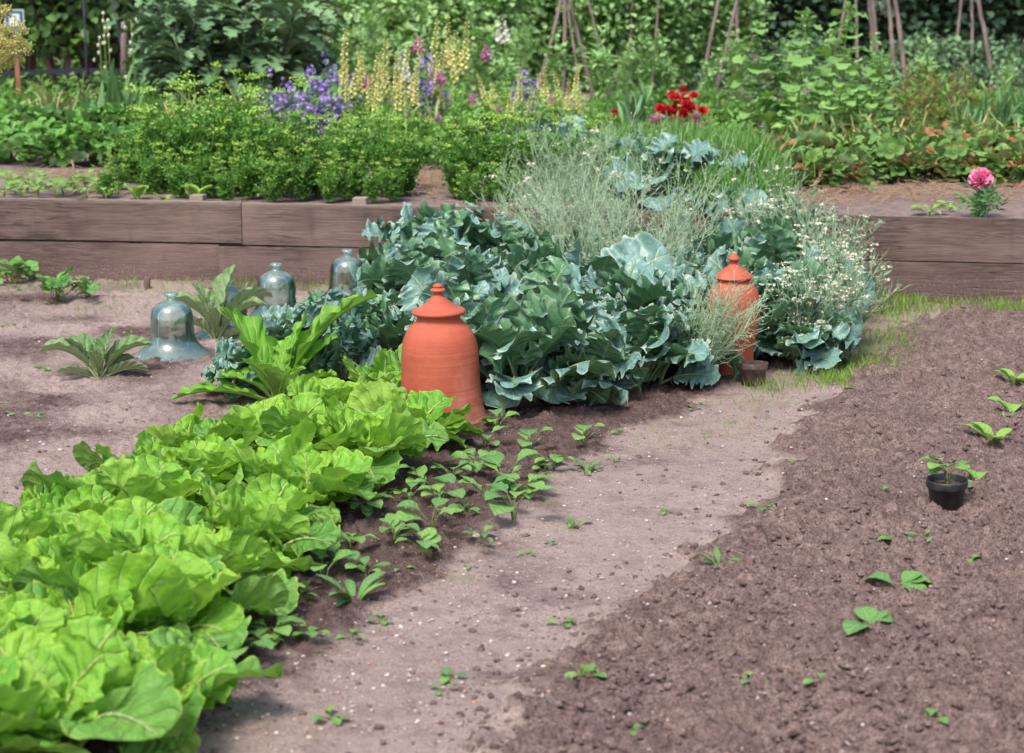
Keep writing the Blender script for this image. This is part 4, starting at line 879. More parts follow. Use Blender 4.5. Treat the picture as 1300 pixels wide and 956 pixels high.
for px, py, s in [(1180, 273, 1.0), (1205, 268, .8)]:
    Kind([seed_maker('weed', 91, 12, 'young', lw=.4, L=.08, stem=.03)]).put(U(px, py), sc_=s, label='green weed on bare soil behind the wall, ' + ('left one of the pair' if px < 1200 else 'right one of the pair'), cat='weed', group='weeds behind the right wall')

# tall flowers
def spike_maker(name, seed, h, fl, mat, nst=1, T=TP, fs=.033, frac=.42, lmat='herb', leafs=26, per=44, wid=.016):
    def f():
        g = np.random.default_rng(seed); s, a, l = MB(), MB(), MB()
        for k in range(nst):
            az = g.random() * 2 * PI; b = np.array([math.cos(az), math.sin(az), 0]) * .05 * (nst > 1); hh = h * (.8 + .25 * g.random()); tip = b * 2.0 + np.array([g.normal() * .04, g.normal() * .04, hh])
            pts = np.array([b, b * 1.3 + (0, 0, hh * .5), tip]); pts = smooth_prof(pts, 10); tube(s, pts, np.linspace(.005, .002, len(pts)), 5)
            n = per; t = 1 - frac + frac * np.linspace(0, 1, n); i = np.minimum((t * (len(pts) - 1)).astype(int), len(pts) - 2); fr = (t * (len(pts) - 1) - i)[:, None]; c = pts[i] * (1 - fr) + pts[i + 1] * fr
            an = np.arange(n) * 2.4 + g.random(); D = np.stack([np.cos(an), np.sin(an), -.35 + .5 * (t - .6)], -1); sz = fs * (1.15 - .75 * (t - (1 - frac)) / frac)
            inst(a, T, c + D * wid * .4, D, rdir(n, g, 1.0), sz, g=g); inst(a, T, c + D * wid * .4, D, -rdir(n, g, 1.0), sz, g=g)
        n = leafs * nst; t = g.random(n); c = np.stack([g.normal(size=n) * .035, g.normal(size=n) * .035, t * h * .55], -1); inst(l, TL, c, rdir(n, g, .5), rdir(n, g, 1.2), .16 * (1.2 - t), g=g)
        return mkplant(name, stem=(s, M[lmat]), flowers=(a, M[mat]), leaves=(l, M[lmat]))
    return f
YF = Kind([spike_maker('yellow_foxglove', s, .80, 0, 'yel', 1) for s in (1, 2, 3)])
for px, yb, yt in [(438, 190, 42), (458, 185, 52), (474, 192, 48), (490, 185, 48), (505, 182, 50), (520, 188, 62), (435, 195, 82), (545, 180, 72), (555, 180, 78), (535, 178, 50), (565, 176, 95), (470, 195, 78), (572, 165, 27), (583, 162, 22), (618, 178, 80), (548, 172, 30), (505, 198, 80), (628, 185, 105),
                   (660, 190, 88), (686, 188, 78), (712, 188, 75), (728, 186, 84), (645, 195, 100), (700, 192, 110), (1000, 0, 0)]:
    if not yb: continue
    for ox, oy in ((0, 0), (7, 9)):
      h = HH(px, yb, yt + oy, BZ); YF.put(U(px + ox, yb + oy / 3), sc_=h / .80, label='pale yellow flower spike in the middle border', cat='foxglove', group='pale yellow flower spikes', rank='yellow flower spikes')
MF = Kind([spike_maker('magenta_foxglove', s, .8, 0, 'mag', 1, frac=.16, per=24, fs=.042, wid=.03) for s in (5, 6)])
for px, yb, yt in [(531, 175, 45), (565, 185, 75), (616, 172, 57), (598, 190, 110), (557, 198, 143), (574, 200, 145), (467, 192, 95), (1125, 180, 138), (1133, 186, 143), (1120, 176, 128), (1101, 180, 140), (1113, 205, 190), (1150, 200, 176), (1098, 190, 148), (1143, 195, 158), (905, 190, 140), (700, 195, 118), (640, 195, 125), (520, 198, 140), (850, 200, 150), (1010, 205, 165)]:
    h = HH(px, yb, yt, BZ); MF.put(U(px, yb), sc_=h / .8, label='magenta bell flower on a tall stem', cat='foxglove', group='magenta flowers in the border', rank='magenta flowers')
WFX = Kind([spike_maker('white_foxglove', 7, .8, 0, 'whi', 1, frac=.2, per=24, fs=.045, wid=.03)])
for px, yb, yt, l in [(508, 180, 65, 'white bell flower beneath the yellow spikes, left of the others'), (520, 186, 82, 'lower white bell flower between yellow spikes and magenta bell'), (642, 165, 25, 'tall white bell flower above the right yellow spikes, beside the first pole')]:
    h = HH(px, yb, yt, BZ); WFX.put(U(px, yb), sc_=h / .8, label=l, cat='foxglove', group='white bell flowers')
def lark_extra(parts, paths, g):
    f = MB(); n = 260; k = g.integers(0, len(paths), n); t = (.35 + .65 * g.random(n)) * 3.999; q = t.astype(int); fr = (t - q)[:, None]; c = paths[k, q] * (1 - fr) + paths[k, q + 1] * fr + g.normal(size=(n, 3)) * .018
    inst(f, TF5, c, rdir(n, g), rdir(n, g, .5) + np.array([0, -.8, 0]), .020 + .008 * g.random(n), g=g); parts['flowers'] = (f, M['pur'])
LK = Kind([cloud_maker('purple_bellflower', s, .72, .16, 16, 160, TL, .08, 'herb', .05, .9, .5, extra=lark_extra) for s in (31, 32)])
for px, yb, yt in [(375, 190, 85), (390, 192, 80), (402, 190, 68), (416, 190, 62), (432, 186, 62), (410, 200, 100), (385, 200, 108), (347, 185, 82), (532, 180, 52), (548, 182, 62), (668, 180, 72), (675, 190, 100), (1136, 170, 118), (422, 198, 80)]:
    h = HH(px, yb, yt, BZ); LK.put(U(px, yb), sc_=h / .72, label='airy violet-blue bellflower in the border', cat='bellflower', group='violet bellflowers', rank='violet bellflowers')
# clustered flowers on one leafy plant
def cluster_maker(name, seed, h, r, heads, mat, lmat='herb', hs=.028, T=TMANY):
    def ex(parts, paths, g):
        fs = []
        for c in paths[:heads, -1:] + np.array([0, 0, .01]): f = MB(); inst(f, T, c, rdir(1, g), rdir(1, g, 1.2) + np.array([0, -.9, 0]), hs * (.8 + .4 * g.random(1)), g=g); fs.append(f)
        parts['flower'] = (fs, M[mat])
    return cloud_maker(name, seed, h, r, heads + 4, 150, TO, .06, lmat, .05, .8, .4, extra=ex)
for px, yb, yt, mk, l, c in [(866, 195, 103, cluster_maker('red_flower', 1, .6, .27, 22, 'red', hs=.062), 'large cluster of scarlet flowers in front of the leaning pole', 'red flower'),
        (780, 190, 120, cluster_maker('red_flower', 2, .5, .04, 2, 'red', hs=.06), 'single scarlet flower left of the large scarlet cluster', 'red flower'),
        (832, 205, 126, cluster_maker('pink_flower', 3, .5, .10, 6, 'pink', hs=.058), 'cluster of pink flowers below and left of the scarlet cluster', 'pink flower'),
        (882, 208, 132, cluster_maker('pink_flower', 4, .5, .12, 8, 'pink', hs=.058), 'cluster of pale pink flowers right below the scarlet cluster', 'pink flower')]:
    h = HH(px, yb, yt, BZ); o = mk(); o.location = U(px, yb); o.scale = (h / .62,) * 3; tag(o, l, c)
# cornflowers in a grassy clump
def corn_maker(seed, n=420):
    def f():
        g = np.random.default_rng(seed); a = MB(); c = np.stack([g.normal(size=n) * .09, g.normal(size=n) * .09, np.zeros(n)], -1); D = rdir(n, g); D[:, 2] = np.abs(D[:, 2]) + 1.7
        inst(a, TB, c, D, rdir(n, g), .17 + .20 * g.random(n), g=g)
        c = np.stack([g.normal(size=n) * .13, g.normal(size=n) * .13, .06 + .17 * g.random(n)], -1); D = rdir(n, g); D[:, 2] = np.abs(D[:, 2]) + 1.2; inst(a, TB, c, D, rdir(n, g), .11 + .08 * g.random(n), g=g)
        return mkplant('cornflower', foliage=(a, M['cornl']))
    return f
CN = Kind([corn_maker(1), corn_maker(2), corn_maker(3)])
for px, yb, s in [(775, 232, .9), (815, 236, 1.0), (850, 240, 1.0), (890, 244, 1.0), (928, 246, 1.0), (955, 248, .75), (795, 252, .8), (835, 258, .8), (880, 262, .8), (920, 266, .7), (965, 262, .6), (815, 215, .9), (870, 215, .9), (920, 218, .8)]:
    CN.put(U(px, yb), sc_=s, label='dense grassy clump of cornflower foliage behind the seed stalks', cat='cornflower', group='grassy cornflower clumps', rank='cornflower clumps')
for px, yt, yb in [(811, 174, 236), (791, 183, 238), (825, 208, 244)]:
    b = U(px, yb); h = HH(px, yb, yt, BZ); o = empty('cornflower_bloom', b, 0, {811: 'highest blue cornflower above the grassy clump', 791: 'blue cornflower just left below the highest one', 825: 'lowest blue cornflower, in front of the grassy clump'}[px], 'cornflower', 'blue cornflowers')
    mb = MB(); tube(mb, [(0, 0, 0), (.01, 0, h * .5), (0, 0, h)], .002, 4); mb.obj('stalk', M['cornl'], o); mb = MB(); inst(mb, TMANY, np.array([[0, 0, h]]), np.array([[1., 0, 0]]), np.array([[0, -.7, 1.]]), .032, g=rng); mb.obj('flower', M['blu'], o)
# sword leaves, withering bulbs
def sword_maker(name, seed, n, h, w, mat, bend=25, lean=20):
    def f():
        g = np.random.default_rng(seed); a = MB()
        for i in range(n):
            az = g.random() * 2 * PI; leaf(a, h * (.65 + .4 * g.random()), w, az, (g.normal() * .05, g.normal() * .05, 0), 90 - abs(g.normal()) * lean * .5, 80 - abs(g.normal()) * bend, 3, 12, stalk=0, sw=.6, cup=.4, ruf=0, skew=.6, twist=g.normal() * .5, g=g, blunt=.5, bendp=2.5)
        return mkplant(name, foliage=(a, M[mat]))
    return f
IR = Kind([sword_maker('iris_clump', s, 16, .55, .035, 'iris', 25, 16) for s in (1, 2)])
for px, yb, yt in [(150, 178, 75), (128, 175, 108), (170, 182, 110), (796, 185, 110), (815, 182, 100), (782, 182, 120), (1222, 195, 128), (1245, 190, 115), (1268, 192, 110), (1290, 190, 108), (1310, 192, 112), (1040, 200, 140), (1015, 205, 150), (830, 198, 138), (855, 200, 142), (975, 205, 150), (440, 205, 160), (1230, 185, 130)]:
    IR.put(U(px, yb), sc_=HH(px, yb, yt, BZ) / .55, label='clump of upright blue-green sword leaves in the raised bed', cat='iris', group='sword-leaved iris clumps', rank='iris clumps')
BT = Kind([sword_maker('withering_bulb_leaves', s, 22, .42, .014, 'bent', 190, 40) for s in (5, 6)])
for px, yb, yt in [(975, 212, 165), (1000, 210, 160), (1030, 210, 155), (1060, 208, 150), (1085, 208, 150), (1105, 208, 152), (1130, 208, 155), (1155, 205, 155), (1180, 205, 150), (1205, 206, 150), (1235, 205, 150), (1265, 205, 150), (1290, 205, 150), (60, 172, 112), (75, 176, 118), (100, 172, 108), (148, 180, 140), (235, 178, 118), (325, 182, 115), (530, 195, 140), (545, 192, 142), (560, 190, 135), (770, 205, 160), (800, 208, 165), (1090, 190, 130), (900, 212, 165)]:
    BT.put(U(px, yb), sc_=HH(px, yb, yt, BZ) / .30, label='tuft of bent yellowing bulb leaves', cat='bulb leaves', group='withering bulb leaves', rank='yellowing bulb leaf tufts')
# tall hollyhocks
def holly_maker(seed, h, n, L=.16, spire=True):
    def f():
        g = np.random.default_rng(seed); s, a = MB(), MB(); pts = np.array([(0, 0, 0), (g.normal() * .02, g.normal() * .02, h * .5), (g.normal() * .05, g.normal() * .05, h)]); pts = smooth_prof(pts, 12); tube(s, pts, np.linspace(.009, .004, len(pts)), 6)
        for i in range(n):
            t = .04 + .96 * (i / n) ** .9; q = min(int(t * (len(pts) - 1)), len(pts) - 2); c = pts[q] + (pts[q + 1] - pts[q]) * (t * (len(pts) - 1) - q); az = i * 2.4 + g.normal() * .3; ll = L * (1.35 - .75 * t) * (.8 + .4 * g.random()); pl = ll * (.9 - .6 * t)
            e = c + np.array([-math.sin(az) * pl * .8, math.cos(az) * pl * .8, pl * .6]); tube(s, [c, (c + e) / 2, e], .003, 4)
            leaf(a, ll, ll * 1.15, az, e, 20 + g.normal() * 15, -35 + g.normal() * 15, 11, 12, stalk=0, sw=.25, cup=.1, ruf=.06, rf=2.5, depth=.28, nl=3.4, skew=.7, twist=g.normal() * .3, g=g, blunt=.42)
        if spire:
            m_ = 40; z = h * (.82 + .2 * g.random(m_)); c = np.stack([pts[-1][0] + g.normal(size=m_) * .015, pts[-1][1] + g.normal(size=m_) * .015, z], -1); inst(a, TR, c, rdir(m_, g, .8), rdir(m_, g, .5), .03, g=g)
        return mkplant('hollyhock', stem=(s, M['holly']), leaves=(a, M['holly']))
    return f
HO = Kind([holly_maker(1, 1.0, 22), holly_maker(2, 1.0, 26, .14, False), holly_maker(3, 1.0, 18, .17)])
for px, yb, yt, v in [(1015, 198, 15, 0), (1078, 195, 8, 2), (985, 195, 66, 1), (1040, 200, 95, 1), (1062, 205, 60, 1), (1100, 198, 72, 1), (960, 196, 30, 0), (1000, 206, 110, 1), (1030, 185, 70, 1), (945, 190, 90, 1), (1090, 204, 100, 1), (1050, 190, 40, 2), (1120, 190, 80, 1)]:
    HO.put(U(px, yb), sc_=HH(px, yb, yt, BZ), label='tall hollyhock with broad lobed leaves among right poles', cat='hollyhock', group='hollyhocks at right', rank='hollyhocks', var=v)
def dock_extra(parts, paths, g):
    f = MB(); n = 900; k = g.integers(0, len(paths), n); t = (.5 + .5 * g.random(n)) * 3.999; q = t.astype(int); fr = (t - q)[:, None]; c = paths[k, q] * (1 - fr) + paths[k, q + 1] * fr + g.normal(size=(n, 3)) * .016; inst(f, TO, c, rdir(n, g, .5), rdir(n, g), .02, g=g); parts['seed_heads'] = (f, M['dock'])
DK = Kind([cloud_maker('sorrel', s, .75, .14, 18, 160, TL, .09, 'herb', .05, 1.0, .7, extra=dock_extra) for s in (41, 42)])
for px, yb, yt in [(1145, 185, 78), (1165, 185, 70), (1190, 182, 82), (1215, 180, 72), (1230, 178, 88), (1178, 190, 95), (1205, 190, 100), (1150, 195, 110), (1256, 178, 105)]:
    DK.put(U(px, yb), sc_=HH(px, yb, yt, BZ) / .75, label='sorrel with brownish seed heads between right poles', cat='sorrel', group='brown-seeded sorrel at right', rank='sorrel plants')
# filler herbs
HB = Kind([cloud_maker('herb_plant', s, .5, .24, 20, 520, T_, sz, 'herb', .03, .8, .4) for s, T_, sz in ((51, TL, .10), (52, TO, .07), (53, TFER, .09))])
g = np.random.default_rng(10)
for px, py, s in [(250, 190, 1.0), (200, 192, .8), (450, 200, 1.0), (500, 200, 1.05), (550, 200, 1.0), (590, 198, 1.1), (470, 180, 1.1), (520, 175, 1.1), (570, 175, 1.2), (620, 175, 1.2), (650, 172, 1.2), (745, 185, 1.1), (770, 170, 1.1), (815, 172, 1.0), (860, 170, 1.0), (905, 180, 1.0), (940, 178, 1.0), (900, 200, .9), (935, 205, .9),
                  (990, 178, 1.0), (1040, 175, 1.0), (1130, 180, .9), (1170, 170, 1.1), (1210, 172, 1.1), (1250, 168, 1.1), (1290, 170, 1.0), (1330, 175, 1.1), (420, 172, 1.0), (370, 170, 1.0), (700, 172, 1.2), (330, 170, 1.0), (285, 175, 1.0), (180, 165, 1.0), (150, 162, 1.0), (100, 158, 1.0), (50, 156, 1.0), (5, 156, 1.0), (970, 150, .9), (1010, 148, .9), (1060, 150, .9), (1100, 148, .9), (1150, 150, .9), (1200, 150, .9), (1250, 148, .9), (1300, 148, .9), (900, 150, .9), (840, 150, .9), (780, 150, .9), (1090, 172, 1.1), (-40, 160, 1.0), (-60, 180, 1.0), (1350, 200, 1.0), (530, 212, .7), (560, 208, .8)]:
    HB.put(U(px, py), sc_=s * .68 * (.85 + .3 * rng.random()), label='mid-height green leafy herb in the raised bed', cat='herb', group='green herbs filling the raised bed', rank='green herbs')
# artichoke bush at left, deeply cut grey-green leaves
def bush(seed):
    def f():
        g = np.random.default_rng(seed); a, s = MB(), MB()
        for k in range(7):
            az = g.random() * 6.28; e = np.array([math.cos(az) * .35, math.sin(az) * .35, .75 + .25 * g.random()]); pts = smooth_prof(np.array([(0, 0, 0), e * (.5, .5, .5), e]), 8); tube(s, pts, np.linspace(.012, .006, len(pts)), 5)
            for i in range(13):
                t = (i + 1) / 13; c = pts[min(int(t * (len(pts) - 1)), len(pts) - 1)]; L = .34 + .16 * g.random()
                leaf(a, L, L * .42, g.random() * 6.28, c, 40 + g.normal() * 18, -40 + g.normal() * 15, 7, 26, stalk=.1, sw=.1, cup=.2, ruf=.03, depth=.78, nl=5.5, skew=.8, twist=g.normal() * .3, fwd=.7, g=g, blunt=.5, point=.3)
        return mkplant('artichoke_bush', stems=(s, M['dark']), leaves=(a, M['dark']))
    return f
AB = Kind([bush(1), bush(2)])
for px, yb, s in [(225, 158, 1.0), (262, 162, .95), (300, 160, 1.05), (338, 158, 1.0), (372, 152, .95), (270, 140, 1.15), (320, 138, 1.2), (365, 135, 1.1), (215, 138, 1.0)]:
    AB.put(U(px, yb), sc_=s, label='dark grey-green artichoke bush with drooping cut leaves', cat='artichoke bush', group='artichoke bushes at left', rank='artichoke bushes')
# climbing beans / peas behind the flowers
def pole(pts, rad, mat, label, rank=None, group='wooden poles of the wigwams'):
    b = np.array(pts[0]); mb = MB(); q = smooth_prof(np.array(pts) - b, 14); q[1:-1] += np.random.default_rng(len(label) + int(b[0] * 100) % 97).normal(size=(len(q) - 2, 3)) * rad * .12; tube(mb, q, np.linspace(rad, rad * .7, len(q)), 8)
    return tag(mb.obj('wooden_pole', M[mat], loc=tuple(map(float, b))), label, 'pole', group, rank=rank)
def pp(px0, y0, px1, y1, d=0.0, ext=1.28):
    """a leaning pole: foot seen at (px0,y0), passing (px1,y1) at about the same distance"""
    b = np.array(U(px0, y0)); r = ray(px1, y1); t = (b[1] + d) / r[1]; e = np.array([0, 0, CAMZ]) + r * t; e2 = b + (e - b) * ext; b = b - (e - b) * .03; return [tuple(b), tuple((b + e2) / 2 + np.array([.01, 0, 0])), tuple(e2)]
for a in [(680, 125, 712, 0, .1), (715, 128, 716, 0, 0), (752, 122, 722, 0, -.1), (738, 130, 718, 0, .3), (775, 128, 746, 0, .2), (887, 122, 912, -5, .2), (905, 128, 935, 0, -.1), (962, 112, 946, -4, .2), (936, 118, 934, 0, 0), (560, 108, 552, 0, 0), (527, 100, 520, 0, .3), (517, 96, 515, 0, .2), (553, 90, 538, 0, 0), (420, 100, 422, 0, 0), (595, 95, 598, 0, 0), (645, 110, 648, 0, 0), (500, 98, 503, 0, 0), (825, 128, 835, 0, 0), (620, 112, 608, 0, 0), (795, 118, 802, 0, .1), (850, 112, 842, 0, 0), (470, 104, 476, 0, 0), (658, 108, 668, 0, .1), (860, 108, 872, 0, 0)]:
    pole(pp(*a), .022 if a[0] not in (775, 738, 517, 825, 620, 795, 850, 470, 658, 860) else .012, 'pole', 'brown bean pole among the climbing beans', 'bean poles', 'bean poles behind the flowers')
for a, l in [((1052, 112, 1073, 0, .1), 'leaning pole of the tripod, its foot farthest left'), ((1088, 106, 1086, 0, .3), 'thin back pole of the tripod, nearly upright'), ((1112, 120, 1103, 0, -.2), 'thick purplish front pole of the tripod'), ((1117, 118, 1106, 0, .1), 'pole close behind the thick front pole of the tripod'), ((1136, 108, 1127, 0, .2), 'thin pole left of the pale leaning pole'), ((1151, 122, 1136, 0, 0), 'pale leaning pole with peeling bark right of the tripod'), ((1208, 98, 1220, 0, 0), 'left pole of the rightmost wigwam'), ((1234, 98, 1233, 0, .3), 'middle thin pole of the rightmost wigwam'), ((1262, 110, 1241, 0, 0), 'pale right pole of the rightmost wigwam')]:
    pole(pp(*a), .03 if 'thick' in l or 'pale' in l else .022, 'pole', l)
BN = Kind([cloud_maker('climbing_bean', s, 1.6, .34, 24, 2400, TO, .060, 'bean', .02, .9, .1, sr=.004, taper=.1) for s in (61, 62, 63)])
for px, py, s in [(455, 118, .85), (500, 112, .95), (545, 116, .9), (590, 115, 1.0), (632, 118, 1.0), (672, 112, 1.05), (715, 112, 1.05), (758, 115, 1.05), (800, 115, 1.05), (842, 115, 1.05), (884, 112, 1.0), (925, 110, .95), (480, 96, 1.1), (530, 95, 1.1), (580, 95, 1.1), (630, 94, 1.1), (680, 94, 1.1), (735, 94, 1.1), (790, 95, 1.1), (845, 94, 1.1), (895, 94, 1.05), (435, 98, 1.0), (400, 100, .95), (360, 100, .95), (325, 102, .9), (285, 104, .9)]:
    BN.put(U(px, py), sc_=s * 1.12, label='climbing bean plant in the tall green row', cat='climbing bean', group='climbing beans behind the flowers', rank='climbing bean plants')
TH = Kind([cloud_maker('tall_herb', s, 1.25, .17, 7, 260, T_, sz, 'bean', .12, .8, .7, sr=.005, lo=.6, spf=.22, taper=.1) for s, T_, sz in ((85, TFER, .10), (86, TO, .07), (87, TL, .12))])
for px, yb, yt in [(400, 150, 20), (440, 150, 5), (462, 146, 30), (486, 150, -8), (520, 146, 18), (548, 150, 0), (590, 148, 30), (612, 146, 5), (640, 150, 40), (665, 146, 10), (702, 148, 35), (760, 150, 25), (790, 146, 50), (815, 150, 20), (840, 148, 45), (930, 150, 30), (905, 148, 60), (250, 150, 12), (300, 148, 0), (340, 150, 22), (1170, 146, 40), (1275, 150, 70), (1010, 146, 30), (1110, 148, 35)]:
    TH.put(U(px, yb), sc_=HH(px, yb, yt, BZ) / 1.2, label='tall loose airy green herb above the border flowers', cat='tall herb', group='tall airy herbs', rank='tall airy herbs')
# dark hedge at right, dark shrubs at left
HG = Kind([cloud_maker('hedge_shrub', s, 2.2, .75, 30, 2600, TO, .11, 'hedge', .0, .9, .0, sr=.012, taper=.12) for s in (71, 72)])
for i, px in enumerate([925, 975, 1020, 1070, 1120, 1170, 1225, 1275, 1325, 1380, 1440]):
    HG.put(U(px, 88 - (i % 2) * 6), sc_=1.0, label='dark evergreen hedge shrub behind the poles', cat='hedge', group='dark hedge shrubs at right', rank='dark hedge shrubs')
for px, py, s in [(880, 66, 1.15), (820, 64, 1.2), (760, 64, 1.2), (700, 62, 1.2), (640, 62, 1.2), (580, 62, 1.2), (520, 62, 1.2), (460, 64, 1.2), (400, 66, 1.2), (340, 68, 1.15), (280, 70, 1.15), (220, 72, 1.15), (950, 64, 1.2), (1030, 62, 1.2), (1110, 62, 1.2), (1190, 62, 1.2), (1270, 62, 1.2), (1350, 62, 1.2)]:
    HG.put(U(px, py), sc_=s, label='tall evergreen shrub of the back hedge', cat='hedge', group='back hedge shrubs', rank='back hedge shrubs')
BS = Kind([cloud_maker('grey_shrub', 75, .8, .3, 16, 700, TO, .07, 'dark', .0, .9, .0, sr=.006)])
for px, py, s in [(1000, 108, .95), (1180, 108, 1.0), (1195, 112, .9), (1040, 106, .9), (1290, 112, .9), (1245, 108, .9), (960, 120, .6), (1000, 122, .6), (1045, 122, .6), (1085, 123, .6), (1125, 122, .6), (900, 124, .5), (1240, 120, .55), (1280, 122, .55), (1150, 106, .9), (1320, 115, .9)]:
    BS.put(U(px, py), sc_=s, label='rounded grey-green shrub in front of the dark hedge', cat='shrub', group='shrubs before the dark hedge', rank='shrubs before the hedge')
def tree_maker(seed):
    def f():
        g = np.random.default_rng(seed); t_, c_ = MB(), MB()
        ends = []
        for k in range(6):
            az = g.random() * 6.28; e = np.array([math.cos(az) * .55, math.sin(az) * .55, 1.7 + .8 * g.random()]); p = smooth_prof(np.array([(math.cos(az) * .05, math.sin(az) * .05, 0), (e[0] * .35, e[1] * .35, e[2] * .4), (e[0] * .7, e[1] * .7, e[2] * .7), e]), 12); tube(t_, p, np.linspace(.032, .008, len(p)), 6); ends.append(p)
        P0 = np.concatenate([p[3:] for p in ends]); n = 2600; c = P0[g.integers(0, len(P0), n)] + g.normal(size=(n, 3)) * np.array([.24, .24, .22]); c[:, 2] = np.maximum(c[:, 2], .45 + .3 * g.random(n)); inst(c_, TO, c, rdir(n, g, -.5), rdir(n, g, 1), .085 + .04 * g.random(n), g=g)
        return mkplant('shrubby_tree', trunk=(t_, M['bark']), crown=(c_, M['shrub']))
    return f
TR_ = Kind([tree_maker(1), tree_maker(2)])
for px, py in [(35, 118), (75, 122), (118, 116), (150, 112), (-20, 115), (195, 112), (10, 96), (60, 92), (110, 92), (160, 92), (-40, 90), (230, 95)]:
    TR_.put(U(px, py), sc_=1.0, label='dark many-stemmed small tree behind the black band', cat='small tree', group='small trees at left', rank='small trees')
GC = Kind([cloud_maker('low_shrub', 78, .35, .3, 16, 500, TO, .07, 'shrub', .0, .9, .2)])
for px, py in [(15, 135), (55, 138), (95, 140), (130, 138), (170, 136), (200, 138), (-25, 138), (20, 104, ), (70, 104), (120, 103), (170, 102), (-10, 100), (40, 84), (100, 84), (150, 84), (-40, 86)]:
    GC.put(U(px, py), sc_=1.0, label='low green shrub under the small trees', cat='low shrub', group='low shrubs at left', rank='low shrubs')
# black band on thin posts
def at(px, py, d):
    r = ray(px, py); t = d / r[1]; return np.array([0, 0, CAMZ]) + r * t
d0 = U(100, 130)[1]; o = empty('netting_frame', tuple(map(float, (at(100, 90, d0)[0], d0, BZ))), 0, 'black horizontal band on thin dark posts in front of the small trees', 'garden frame'); ob = np.array(o.location)
mb = MB(); a = at(-60, 93, d0) - ob; c = at(160, 91, d0) - ob
n = 30; xs_ = np.linspace(0, 1, n)[:, None]; mid = a + (c - a) * xs_ + np.array([0, 0, -.012]) * np.sin(xs_ * PI * 2); hh = .028
Vv = np.concatenate([mid + np.array([0, y_, z_]) for y_, z_ in ((-.008, -hh), (-.008, hh), (.008, hh), (.008, -hh))]); Q = np.concatenate([np.stack([np.arange(n - 1) + a_ * n, np.arange(n - 1) + 1 + a_ * n, np.arange(n - 1) + 1 + b_ * n, np.arange(n - 1) + b_ * n], -1) for a_, b_ in ((0, 1), (1, 2), (2, 3), (3, 0))]); mb.add(Vv, Q); mb.obj('band', M['band'], o, smooth=False)
for x0, y0, x1, y1 in ((112, 128, 105, -20), (165, 118, 140, -10), (-55, 128, -55, -20)):
    mb = MB(); tube(mb, [at(x0, y0, d0 - .02) - ob, at(x1, y1, d0 - .02) - ob], .010, 6); mb.obj('post', M['band'], o)
mb = MB(); tube(mb, [at(-80, 2, d0) - ob, at(40, -2, d0) - ob, at(140, -1, d0) - ob], .014, 6); mb.obj('top_rail', M['band'], o)
b = U(160, 135); mb = MB(); tube(mb, smooth_prof(np.array([(0, 0, -.05), (.0, 0, .4), (.02, 0, HH(160, 135, 28, BZ))]), 8), .034, 9); tag(mb.obj('tree_stump', M['pole'], loc=b), 'purplish cut trunk standing at the right end of the black band', 'cut trunk')
# sign on a brown post
b = U(25, 140); s = F / (b[1] * cp); o = empty('garden_sign', b, R(4), 'small blue and white square sign on a red-brown post at the far left', 'sign'); H = HH(25, 140, 50, BZ)
mb = MB(); w = .021; ring = np.array([(-w, -.015), (w, -.015), (w, .015), (-w, .015)]); Vv = np.vstack([np.c_[ring, np.full(4, -.05)], np.c_[ring, np.full(4, H)]]); mb.add(Vv, [(0, 1, 5, 4), (1, 2, 6, 5), (2, 3, 7, 6), (3, 0, 4, 7), (4, 5, 6, 7)]); mb.obj('post', M['post'], o, smooth=False)
ztop = HH(25, 140, 12, BZ); wb = 24 / s; hb = 24 / s * 1.1
def plate(x0, x1, z0, z1, y, th, m, nm, par):
    mb = MB(); Vv = [(x, yy, z) for yy in (y, y + th) for x, z in ((x0, z0), (x1, z0), (x1, z1), (x0, z1))]; mb.add(Vv, [(0, 1, 2, 3), (7, 6, 5, 4), (0, 4, 5, 1), (1, 5, 6, 2), (2, 6, 7, 3), (3, 7, 4, 0)]); return mb.obj(nm, m, par, smooth=False)
bo = plate(-wb / 2, wb / 2, ztop - hb, ztop, -.030, .012, M['signw'], 'board', o)
plate(-wb * .45, wb * .45, ztop - hb * .95, ztop - hb * .05, -.034, .0035, M['signb'], 'border', bo)
plate(-wb * .28, wb * .28, ztop - hb * .8, ztop - hb * .2, -.038, .0035, M['signw'], 'panel', bo)
mb = MB(); lumps(mb, np.array([(wb * .04, -.039, ztop - hb * .34), (-wb * .12, -.039, ztop - hb * .3), (wb * .06, -.039, ztop - hb * .46)]), np.array([.012, .010, .011]), np.random.default_rng(1)); mb.V[0][:, 1] = -.0385 + (mb.V[0][:, 1] + .039) * .05; 
for q in range(len(mb.V)): mb.V[q][:, 1] = np.clip(mb.V[q][:, 1], -.0405, -.0375)
mb.obj('print', M['signd'], bo)
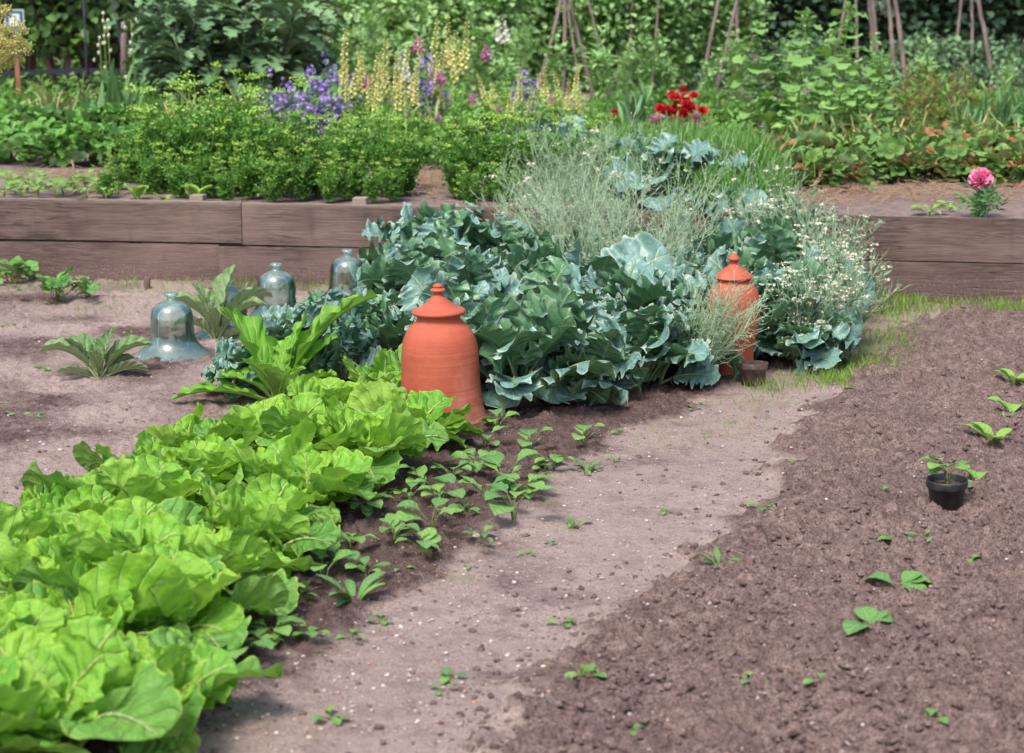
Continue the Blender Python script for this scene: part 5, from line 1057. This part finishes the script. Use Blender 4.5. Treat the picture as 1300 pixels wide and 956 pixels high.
# big angelica seed head at the left edge, on a stalk from outside the frame
b = U(-42, 262); o = empty('angelica', b, 0, 'large yellow-green angelica seed head leaning in at the top left corner', 'angelica'); ob = np.array(b)
s_, f_ = MB(), MB(); g = np.random.default_rng(9)
hub = at(-25, 100, b[1] + .3); tube(s_, smooth_prof(np.array([(0, 0, 0), (hub - ob) * .55 + (0.02, 0, 0), hub - ob]), 10), np.linspace(.012, .008, 11)[:11] if False else .009, 7)
for (px, py, rr) in [(17, 34, .075), (22, 56, .075), (8, 45, .08), (14, 66, .06), (-20, 40, .10), (-15, 70, .09), (-35, 5, .09), (4, 12, .035)]:
    e = at(px, py, b[1] + .3 + g.normal() * .05) - ob; tube(s_, [hub - ob, (hub - ob + e) / 2 + np.array([0, 0, -.02]), e - np.array([0, 0, rr * .5])], .004, 4)
    for k in range(26):
        d = rdir(1, g, .35)[0]; d /= np.linalg.norm(d); q = e - np.array([0, 0, rr * .5]) + d * rr * np.array([1, 1, .8]); tube(s_, [e - np.array([0, 0, rr * .5]), q], .0012, 3, cap=False)
        c = q + g.normal(size=(16, 3)) * .010; inst(f_, TO, c, rdir(16, g, .5), rdir(16, g), .011, g=g)
s_.obj('stalks', M['umb'], o); f_.obj('seed_heads', M['umb'], o)
# thin bulb seed stalks near the sword leaves at left
def allium(px, yb, yt, k):
    b = U(px, yb); h = HH(px, yb, yt, BZ); o = empty('seed_stalk', b, 0, 'thin green stalk with small pale buds at left', 'seed stalk', 'thin budded stalks at left', 'thin budded stalks'); g = np.random.default_rng(k)
    s_, f_ = MB(), MB(); tube(s_, [(0, 0, 0), (.01, 0, h * .5), (0, 0, h)], .004, 5); n = 5; c = np.array([(g.normal() * .02, 0, h - .06 * i) for i in range(n)]); lumps(f_, c, np.full(n, .012), g, 1.4, .1); s_.obj('stalk', M['herb'], o); f_.obj('buds', M['cream'], o)
for i, a in enumerate([(137, 165, 17), (142, 165, 26), (131, 165, 48), (172, 170, 25), (165, 172, 98), (172, 172, 108)]): allium(*a, i)
# young strawberries in front of the wall, bottom left of the wall
SF = Kind([cloud_maker('strawberry_plant', 95, .17, .12, 12, 26, T3, .062, 'straw', .8, .6, .2), cloud_maker('strawberry_plant', 96, .16, .13, 12, 28, T3, .055, 'straw', .7, .6, .2)])
for px, py, s, l in [(15, 362, .85, 'small strawberry plant in front of the wall at the far left'), (70, 384, 1.0, 'strawberry plant in front of the wall with several upright leaf stalks'), (112, 378, .55, 'smallest strawberry plant in front of the wall, right of the upright one')]:
    SF.put(G(px, py), sc_=s, label=l, cat='strawberry plant', group='strawberry plants before the wall')

# ------------------------------------------------------------------ light
w = bpy.data.worlds.new('World'); sc.world = w; w.use_nodes = True; nt = w.node_tree; nt.nodes.clear()
sky = nt.nodes.new('ShaderNodeTexSky'); sky.sky_type = 'NISHITA'; sky.sun_disc = False; sky.sun_elevation = R(58); sky.sun_rotation = R(205); sky.dust_density = 4.0; sky.air_density = 1.0; sky.ozone_density = 1.0
bg = nt.nodes.new('ShaderNodeBackground'); bg.inputs[1].default_value = .12; ou = nt.nodes.new('ShaderNodeOutputWorld'); nt.links.new(sky.outputs[0], bg.inputs[0]); nt.links.new(bg.outputs[0], ou.inputs[0])
sd = bpy.data.lights.new('sun', 'SUN'); sd.energy = 1.9; sd.angle = R(20); sd.color = (1, .95, .88); so = bpy.data.objects.new('sun', sd); C.objects.link(so)
el, ro = R(58), R(205); dv = Vector((math.sin(ro) * math.cos(el), math.cos(ro) * math.cos(el), math.sin(el))); so.rotation_euler = dv.to_track_quat('Z', 'Y').to_euler()
sc.view_settings.view_transform = 'Standard'; sc.view_settings.look = 'None'; sc.view_settings.gamma = 1; sc.view_settings.exposure = .92
sc.cycles.use_denoising = True; sc.cycles.max_bounces = 8; sc.cycles.transparent_max_bounces = 16; sc.cycles.transmission_bounces = 6
finish_labels()
